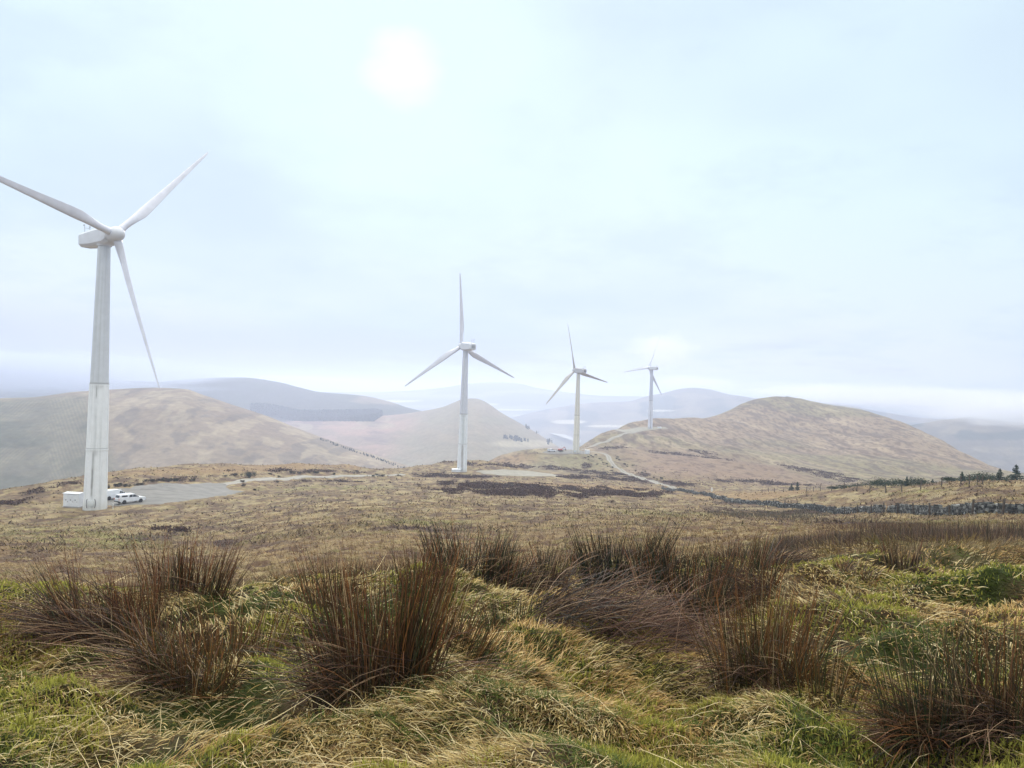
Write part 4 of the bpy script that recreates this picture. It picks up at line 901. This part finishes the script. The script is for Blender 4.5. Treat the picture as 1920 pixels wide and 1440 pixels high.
# ------------------------------------------------------------------ grasses and rushes
def ribs(root, az, lean, curve, length, width, tone0, tone1, K=4, tube=False, wob=None):
    n = len(root); hx, hy = np.cos(az), np.sin(az); P_ = [root]; th = lean.copy(); p_ = root.copy(); dirs = []
    for k in range(K):
        thk = th + curve * (k + .5) / K; d = np.stack([np.sin(thk) * hx, np.sin(thk) * hy, np.cos(thk)], 1); dirs.append(d); p_ = p_ + d * (length / K)[:, None]
        if wob is not None: p_ = p_ + rng.normal(size=(n, 3)) * (wob * length / K)[:, None]
        P_.append(p_)
    P_ = np.stack(P_, 1); t_ = np.linspace(0, 1, K + 1)
    wt = (width[:, None] * (1 - .85 * t_[None] ** 2.2)) / 2
    side = np.stack([-hy, hx, 0 * hx], 1); tw = rng.normal(size=n) * .6; d0 = dirs[0]; nrm = np.cross(side, d0); side = side * np.cos(tw)[:, None] + nrm * np.sin(tw)[:, None]
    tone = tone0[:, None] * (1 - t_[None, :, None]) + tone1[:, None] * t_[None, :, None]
    if tube:
        o2 = np.cross(side, d0); offs = [side, -.5 * side + .87 * o2, -.5 * side - .87 * o2]; m_ = 3
    else: offs = [side, -side]; m_ = 2
    V = np.stack([P_ + o_[:, None] * wt[..., None] for o_ in offs], 2); tone = np.repeat(tone[:, :, None], m_, 2)
    base = (np.arange(n) * (K + 1) * m_)[:, None] + (np.arange(K) * m_)[None]; Qs = []
    for a in range(m_ if tube else 1):
        b = (a + 1) % m_; Qs.append(np.stack([base + a, base + b, base + b + m_, base + a + m_], -1).reshape(-1, 4))
    return V.reshape(-1, 3), np.vstack(Qs), np.clip(tone, .004, .9).reshape(-1, 3)
def join(lst):
    V, Q_, T_ = [], [], []; o_ = 0
    for v, q, t_ in lst: V.append(v); Q_.append(q + o_); T_.append(t_); o_ += len(v)
    return np.vstack(V), np.vstack(Q_), np.vstack(T_)
MG = tonemat('grass blades', rough=.7, spec=.25, trans=.25); MRU = tonemat('rush stems', rough=.6, spec=.3)
def scat(n, r_a, r_b, pw=0.0):
    a = rng.uniform(-R(40), R(40), n); l = rng.uniform(math.log(r_a), math.log(r_b), n); r = np.exp(l); return r * np.sin(a), r * np.cos(a), r
def C3(a, n): return np.tile(np.array(a, float), (n, 1))
parts_ = []
x, y, r = scat(560000, 2.2, 14)
gm_ = fbm(x * .9 + 11, y * .9, 3, 201); st = fbm(x * .6, y * .6 + 5, 3, 202); fl = fbm(x * .55, y * .55, 2, 203) * 9.0
hol = fbm(x * 2.2, y * 2.2, 3, 204)
# straw, combed flat by wind and snow
k = ((hol > .31) | (rng.random(len(x)) < .45)) & (rng.random(len(x)) < np.clip(.5 + (st - .42) * 3.4, .15, 1)); xs, ys, rs = x[k], y[k], r[k]; n = len(xs)
cl = rng.integers(0, 4, n)
pal = np.array([(.78, .60, .27), (.56, .42, .16), (.90, .76, .44), (.26, .16, .07)])[cl]; pal = pal * rng.uniform(.7, 1.2, (n, 1))
pal = pal * (1 - .0) ; brn = sst(.5, .62, fbm(xs * 1.1, ys * 1.1, 3, 206))[:, None]; pal = pal * (1 - brn) + pal * np.array([.88, .76, .64]) * brn
az_ = fl[k] + rng.normal(size=n) * .45; root = np.stack([xs, ys, ground_z(xs, ys) - .01], 1)
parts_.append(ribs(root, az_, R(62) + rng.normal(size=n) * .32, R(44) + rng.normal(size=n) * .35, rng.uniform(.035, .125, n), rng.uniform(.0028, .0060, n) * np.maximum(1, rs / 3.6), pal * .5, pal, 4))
# green under-grass and moss
k = rng.random(len(x)) < np.clip((gm_ - .425) * 6, .06, 1); xs, ys, rs = x[k], y[k], r[k]; n = len(xs)
ylw = sst(.47, .60, fbm(xs * .8 + 3, ys * .8, 3, 207))[:, None]; pal = C3((.10, .14, .025), n) * (1 - ylw) + C3((.35, .32, .07), n) * ylw; pal = pal * rng.uniform(.6, 1.35, (n, 1))
root = np.stack([xs, ys, ground_z(xs, ys) - .01], 1)
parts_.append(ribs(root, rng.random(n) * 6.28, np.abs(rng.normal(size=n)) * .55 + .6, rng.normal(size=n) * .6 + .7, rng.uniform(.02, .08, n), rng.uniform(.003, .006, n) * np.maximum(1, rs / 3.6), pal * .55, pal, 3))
# moss cushions: dense short shoots
xm, ym, rm = scat(150000, 2.3, 11); mk_ = fbm(xm * 1.3 + 31, ym * 1.3, 3, 208); k = mk_ > .51; xs, ys, rs = xm[k], ym[k], rm[k]; n = len(xs)
hgt = sst(.53, .66, mk_[k]) * .05; pal = C3((.40, .39, .075), n) * rng.uniform(.55, 1.35, (n, 1)); root = np.stack([xs, ys, ground_z(xs, ys) + hgt * .7 - .01], 1)
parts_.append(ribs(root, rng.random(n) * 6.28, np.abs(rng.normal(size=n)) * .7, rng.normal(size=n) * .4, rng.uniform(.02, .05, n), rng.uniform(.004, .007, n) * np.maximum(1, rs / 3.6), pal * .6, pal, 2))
# long loose straws lying on top
xl, yl, rl = scat(2200, 2.3, 12); n = len(xl); pal = C3((.80, .66, .38), n) * rng.uniform(.6, 1.2, (n, 1)); root = np.stack([xl, yl, ground_z(xl, yl) + .02], 1)
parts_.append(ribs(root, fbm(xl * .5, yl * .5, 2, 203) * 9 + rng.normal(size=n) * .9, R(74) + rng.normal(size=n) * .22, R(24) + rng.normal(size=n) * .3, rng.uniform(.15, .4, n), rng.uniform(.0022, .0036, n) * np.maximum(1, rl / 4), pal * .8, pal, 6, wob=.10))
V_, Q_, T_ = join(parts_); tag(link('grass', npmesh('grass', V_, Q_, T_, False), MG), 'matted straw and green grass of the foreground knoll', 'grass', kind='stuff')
# tussock grass on the falling slope
x, y, r = scat(240000, 11, 130)
def gtone(x, y):
    r = np.hypot(x, y); az = np.arctan2(x, y); i = np.clip(((az - azf[0]) / .0022).round().astype(int), 0, NF - 1); j = np.clip(np.searchsorted(LR, np.log(r)), 0, NR - 1); return col[i, j]
tt = 1 - np.abs(fbm(x * .75 + 7, y * .75, 3, 12) - .5) * 2.6; k = rng.random(len(x)) < np.clip(tt * 1.5 - .5, .06, 1); xs, ys, rs = x[k], y[k], r[k]; n = len(xs)
pal = gtone(xs, ys) * rng.uniform(.6, 1.8, (n, 1)) * np.array([1.05, .96, .85]); root = np.stack([xs, ys, ground_z(xs, ys) - .02], 1)
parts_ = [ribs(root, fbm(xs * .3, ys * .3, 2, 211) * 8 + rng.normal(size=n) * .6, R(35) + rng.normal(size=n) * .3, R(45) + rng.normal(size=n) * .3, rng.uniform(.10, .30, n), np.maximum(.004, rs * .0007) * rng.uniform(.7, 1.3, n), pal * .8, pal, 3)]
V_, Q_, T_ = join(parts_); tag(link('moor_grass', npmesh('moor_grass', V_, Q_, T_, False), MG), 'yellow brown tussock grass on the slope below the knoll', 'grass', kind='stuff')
# heather: low woody clumps over the dark patches
def seg_d(pts):
    d = np.full(PX[:NF].shape, 1e9)
    for (a0, b0), (a1, b1) in zip(pts[:-1], pts[1:]):
        t_ = np.clip(((PX[:NF] - a0) * (a1 - a0) + (PY[:NF] - b0) * (b1 - b0)) / ((a1 - a0) ** 2 + (b1 - b0) ** 2), 0, 1); d = np.minimum(d, np.hypot(PX[:NF] - a0 - t_ * (a1 - a0), (PY[:NF] - b0 - t_ * (b1 - b0)) * 1.3))
    return d
clear = np.minimum(seg_d([(415, 909), (480, 900), (560, 895), (700, 892), (760, 890)]), seg_d([(1104, 847), (1138, 853), (1143, 866), (1165, 882), (1205, 898), (1255, 911), (1300, 923)]))
wts = (hm[:NF] * (clear > 6) * (flat[:NF] < .15) * (GR[:NF] > 95) * ((PX[:NF] < 1310) | (PY[:NF] < 925)) * (GR[:NF] < 560) * (PY[:NF] < 1100)).ravel(); wts = np.where(wts > .2, wts ** 1.3, 0) * (GR[:NF].ravel() ** 0); wts /= wts.sum()
pk = rng.choice(len(wts), 12000, p=wts); hx_, hy_ = X[:NF].ravel()[pk], Y[:NF].ravel()[pk]; hr = np.hypot(hx_, hy_); hx_ = np.repeat(hx_, 5) + rng.normal(size=60000) * .22 * np.repeat(hr / 200 + .4, 5); hy_ = np.repeat(hy_, 5) + rng.normal(size=60000) * .3 * np.repeat(hr / 200 + .4, 5); hr = np.repeat(hr, 5)
Pn = np.stack([hx_, hy_, ground_z(hx_, hy_) + rng.uniform(.02, .42, len(hx_)) * np.where(hr < 80, .6, 1)], 1); V_, Q_ = leafquads(Pn, (.06 + hr * .00035), asp=.7)
tag(link('heather', npmesh('heather', V_, Q_, np.repeat(ltone(len(Pn), (.075, .048, .042), .45), 4, 0), False), LM), 'dark purple brown heather patches across the moor', 'heather', kind='stuff')
# pale tufts and dark rush tufts breaking up the farther moor
x, y, r = scat(60000, 60, 420); k = rng.random(len(x)) < sst(.42, .6, fbm(x * .2, y * .2, 3, 231)) * .8 + .1; xs, ys, rs = x[k], y[k], r[k]; n = len(xs)
azs = np.arctan2(xs, ys); fl_ = flat[np.clip(((azs - azf[0]) / .0022).astype(int), 0, NF - 1), np.clip(np.searchsorted(LR, np.log(rs)), 0, NR - 1)]; k = fl_ < .2; xs, ys, rs = xs[k], ys[k], rs[k]; n = len(xs)
pal = gtone(xs, ys) * rng.choice([.45, .8, 1.3, 1.6], (n, 1)); root = np.stack([xs, ys, ground_z(xs, ys) - .03], 1)
v, q, t_ = ribs(root, rng.random(n) * 6.28, R(20) + np.abs(rng.normal(size=n)) * .5, R(30) + rng.normal(size=n) * .3, rng.uniform(.25, .6, n), rs * .0013 * rng.uniform(.7, 1.5, n), pal * .8, pal, 2)
tag(link('moor_tufts', npmesh('moor_tufts', v, q, t_, False), MG), 'coarse tufts dotted over the farther moor', 'grass', kind='stuff')
# rush beds
def bed(label, n, fx, fz, h0, h1, wmin, tone, thr=.4, ns=.35, seed=1):
    px = rng.uniform(*fx, n); Zr = rng.uniform(*fz, n); xs = np.array([(ray(a, 1000)[0] / ray(a, 1000)[1]) for a in px]) * Zr; ys = Zr
    m_ = fbm(xs * ns, ys * ns, 3, seed); ed = np.hypot((px - sum(fx) / 2) / (fx[1] - fx[0]) * 2, (Zr - sum(fz) / 2) / (fz[1] - fz[0]) * 2) + (m_ - .5) * 1.2; k = (m_ > thr) & (ed < 1); ed = ed[k]; xs, ys = xs[k], ys[k]; n = len(xs); den = sst(thr, thr + .15, m_[k])
    pal = np.array(tone)[rng.integers(0, len(tone), n)] * rng.uniform(.6, 1.3, (n, 1)); root = np.stack([xs, ys, ground_z(xs, ys) - .03], 1)
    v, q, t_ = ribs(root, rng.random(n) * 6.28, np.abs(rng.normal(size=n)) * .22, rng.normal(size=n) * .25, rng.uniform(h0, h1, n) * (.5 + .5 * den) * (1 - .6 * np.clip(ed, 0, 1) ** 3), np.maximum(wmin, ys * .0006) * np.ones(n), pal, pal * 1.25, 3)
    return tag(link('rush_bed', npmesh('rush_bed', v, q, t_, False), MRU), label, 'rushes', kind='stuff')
RT = [(.06, .038, .030), (.085, .055, .04), (.045, .045, .032), (.11, .075, .05)]
bed('long dark band of rushes across the right behind the mossy turf', 30000, (1450, 2300), (11.8, 24), .30, .72, .0045, RT + [(.15, .09, .06)], .34, .3, 221)
bed('dark rushes behind the wind bent clump', 7000, (1310, 1560), (11.5, 19), .30, .55, .004, RT, .36, .3, 222)
bed('reddish rushes scattered below the stone wall', 7000, (1380, 1800), (28, 42), .25, .5, .006, [(.13, .075, .05), (.10, .065, .045)], .50, .14, 223)
bed('dark rush patch in front of the middle of the stone wall', 7000, (1325, 1560), (92, 126), .25, .5, .03, [(.085, .075, .05), (.11, .085, .06)], .22, .05, 224)

RB = [(.27, .095, .032), (.105, .034, .015), (.165, .055, .022), (.05, .022, .014), (.22, .10, .045), (.05, .06, .02)]; RD = [(.014, .024, .010), (.028, .018, .012), (.07, .03, .018), (.02, .035, .014)]; RP = [(.17, .085, .05), (.075, .036, .024), (.34, .22, .13), (.05, .03, .022)]; RO = [(.32, .13, .038), (.22, .09, .028), (.13, .052, .02), (.08, .045, .02), (.07, .075, .022)]
def clump(px, py, wpx, hpx, n, label, tones, base=(.03, .05, .018), lean=0., fallen=0, fdir=180, ftone=RP, spread=.18, depth=.6, flen=.8, Z=None, cv=.12, thick=.0052, wind=0.):
    """upright stems over a foot wpx wide, hpx high in the survey picture; fallen: stems pressed flat towards fdir"""
    wpx = wpx * (.84 if n else 1); q = on(px, py) if Z is None else onZ(px, Z); Zd = q[1]; wm = wpx / F * Zd; hmx = hpx / F * Zd; parts = []
    if n:
        # stems stand in tufts
        nt_ = max(3, int(wm / .07)); tx_ = (np.linspace(-.5, .5, nt_) + rng.normal(size=nt_) * .05) * wm; ty_ = rng.normal(size=nt_) * wm * depth * .3
        k = rng.integers(0, nt_, n); x = q[0] + tx_[k] + rng.normal(size=n) * .05; y = q[1] + ty_[k] + rng.normal(size=n) * .05
        pal = np.array(tones)[rng.integers(0, len(tones), n)] * rng.uniform(.55, 1.35, (n, 1)); hh = hmx * rng.beta(3.2, 1.5, n) * 1.06 * (.75 + .5 * vn(tx_[k] * 6, ty_[k] * 6, 7))
        out = (x - q[0]) / (wm / 2 + .05); az_ = rng.random(n) * 6.28; ln = np.abs(rng.normal(size=n)) * spread
        vx = np.cos(az_) * ln + out * .24 + lean; vy = np.sin(az_) * ln; az2 = np.arctan2(vy, vx); ln2 = np.hypot(vx, vy)
        brk = rng.random(n) < .13; ln2 = np.where(brk, ln2 + rng.uniform(.3, .9, n), ln2); cvv = np.abs(rng.normal(size=n)) * cv + wind + np.where(brk, rng.uniform(.2, 1.4, n), 0); hh = np.where(brk, hh * .8, hh)
        pal = np.where((rng.random(n) < .06)[:, None], np.array([.62, .45, .25]) * rng.uniform(.6, 1.1, (n, 1)), pal)
        root = np.stack([x, y, ground_z(x, y) - .03], 1)
        b0 = np.tile(np.array(base), (n, 1)) * rng.uniform(.2, .9, (n, 1)); m1 = rng.random((n, 1)) ** 1.5 * .6  # stem feet: their own green, painted darker as shade inside the clump
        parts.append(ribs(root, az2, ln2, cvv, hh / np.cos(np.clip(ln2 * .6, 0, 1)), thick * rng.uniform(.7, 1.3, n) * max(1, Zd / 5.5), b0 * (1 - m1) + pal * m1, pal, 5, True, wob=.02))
    if fallen:
        x = q[0] + rng.uniform(-.5, .5, fallen) * wm * .9; y = q[1] + rng.normal(size=fallen) * wm * depth * .3; n2 = fallen
        pal = np.array(ftone)[rng.integers(0, len(ftone), n2)] * rng.uniform(.6, 1.4, (n2, 1)); root = np.stack([x, y, ground_z(x, y) + rng.uniform(-.02, .12, n2)], 1)
        az2 = R(fdir) + rng.normal(size=n2) * .6; parts.append(ribs(root, az2, R(60) + rng.normal(size=n2) * .30, R(42) + rng.normal(size=n2) * .35, flen * rng.uniform(.45, 1.1, n2), thick * .9 * rng.uniform(.7, 1.3, n2) * max(1, Zd / 5.5), pal * .45, pal, 6, True, wob=.05))  # root ends painted darker for the shaded gaps in the heap
    v, qd, t_ = join(parts); v = v - q[None]
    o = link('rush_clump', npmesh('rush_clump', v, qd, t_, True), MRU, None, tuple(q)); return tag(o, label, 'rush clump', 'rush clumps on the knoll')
#            px   py    w    h    n
clump(357, 1112, 120, 128, 330, 'red brown rush clump standing alone behind the left group, green at its foot', RB, lean=.05, fallen=40, fdir=200)
clump(215, 1215, 190, 175, 520, 'big leaning rush clump at the left with stems swept down to the left edge', RB, lean=-.12, spread=.28, fallen=260, fdir=188, flen=.75, depth=.5)
clump(345, 1290, 150, 165, 420, 'front left rush clump fanning out low over green grass', RO, base=(.06, .07, .02), lean=-.10, spread=.42, fallen=240, fdir=185, flen=.7)
clump(432, 1245, 160, 140, 170, 'thin row of upright rushes right of the front left clump', RO, base=(.05, .06, .02), spread=.10, depth=.2)
clump(712, 1290, 190, 280, 780, 'tallest rust brown rush clump, left of the centre', RB + RO, base=(.045, .05, .02), spread=.15, fallen=160, fdir=190, flen=.65, depth=.55)
clump(622, 1150, 80, 120, 150, 'short rushes behind the left shoulder of the tallest clump', RB, spread=.12)
clump(855, 1215, 80, 130, 190, 'small right leaning fan of rushes beside the tallest clump', RO, base=(.05, .06, .025), lean=.26, spread=.16)
clump(905, 1098, 180, 115, 430, 'dark rush clump at the back, left of the centre gap', RD + RB[:1], lean=.05, spread=.16, fallen=60, fdir=0, wind=.08)
clump(965, 1165, 95, 66, 110, 'short green footed rushes below the dark back clump', RD + RP[:1], base=(.03, .07, .02), spread=.10)
clump(1058, 1082, 120, 85, 150, 'sparse brown rushes between the two dark back clumps', RB, spread=.16, wind=.05)
clump(1165, 1104, 125, 130, 620, 'densest blackish green rush clump in the middle of the back row', RD, base=(.015, .035, .018), lean=.06, spread=.12, wind=.12)
clump(1060, 1160, 160, 70, 0, 'grey brown heap of flattened rushes in the centre', RP, fallen=430, fdir=0, flen=.62, ftone=RP + [(.09, .09, .08)], depth=.8)
clump(1200, 1190, 220, 60, 0, 'purple brown heap of flattened rushes sweeping right of the centre', RP, fallen=520, fdir=10, flen=.62, ftone=[(.15, .07, .045), (.07, .034, .025), (.28, .17, .11)], depth=.9)
clump(1292, 1150, 100, 160, 330, 'dark upright rush clump with tall thin stems, right of the back row', RD + RB[:1], spread=.15, fallen=90, fdir=200)
clump(1390, 1125, 130, 90, 300, 'tangled red brown rushes low beside the dark upright clump', RB, spread=.45, fallen=200, fdir=190, flen=.6)
clump(1450, 1062, 70, 58, 260, 'wind bent rush hump bowed over to the right at the back', RP, lean=.25, spread=.2, wind=.75, fallen=30, fdir=0)
clump(1440, 1285, 150, 225, 360, 'orange brown rush clump right of the flattened heaps', RO, base=(.04, .06, .02), lean=.04, spread=.17, fallen=130, fdir=190, flen=.6)
clump(1540, 1300, 90, 150, 90, 'thin straight rushes at the right foot of the orange brown clump', RO, base=(.03, .07, .02), spread=.09)
clump(1600, 1078, 70, 45, 130, 'low tuft of brown rushes on the mossy turf before the dark band', RP + RB[:1], lean=.15, spread=.3, wind=.3)
clump(1692, 1066, 55, 62, 130, 'upright tuft of rushes in front of the dark band', RB[2:3] + RP, base=(.03, .05, .02), spread=.12)
clump(1745, 1400, 130, 280, 190, 'sparse dark green rushes rising from a brown heap near the right front', [(.035, .05, .02), (.10, .06, .03)], base=(.02, .05, .02), spread=.20, fallen=420, fdir=185, flen=.45, ftone=RO + RP)
clump(1895, 1390, 160, 290, 380, 'rust brown rush clump cut by the right edge of the picture', RO + RB, lean=.05, spread=.22, fallen=260, fdir=190, flen=.5)
clump(800, 1105, 80, 100, 150, 'rushes behind the right shoulder of the tallest clump', RB, lean=.05, spread=.15)
clump(1000, 1118, 110, 95, 260, 'dark ragged rushes filling the middle of the back row', RD + RP[:1], spread=.2, fallen=120, fdir=10, flen=.6)
clump(1235, 1112, 90, 120, 260, 'dark rushes between the densest clump and the tall thin ones', RD + RB[:1], spread=.16, wind=.06)
clump(1370, 1092, 110, 95, 260, 'brown rushes behind the tangled red brown ones', RB + RD, spread=.18, wind=.08)
clump(130, 1205, 110, 70, 140, 'low ragged rushes left of the big leaning clump', RB, lean=-.2, spread=.4, fallen=180, fdir=190, flen=.6)
clump(2, 1215, 20, 70, 40, 'few upright rush stems cut by the left edge', RO, spread=.06)
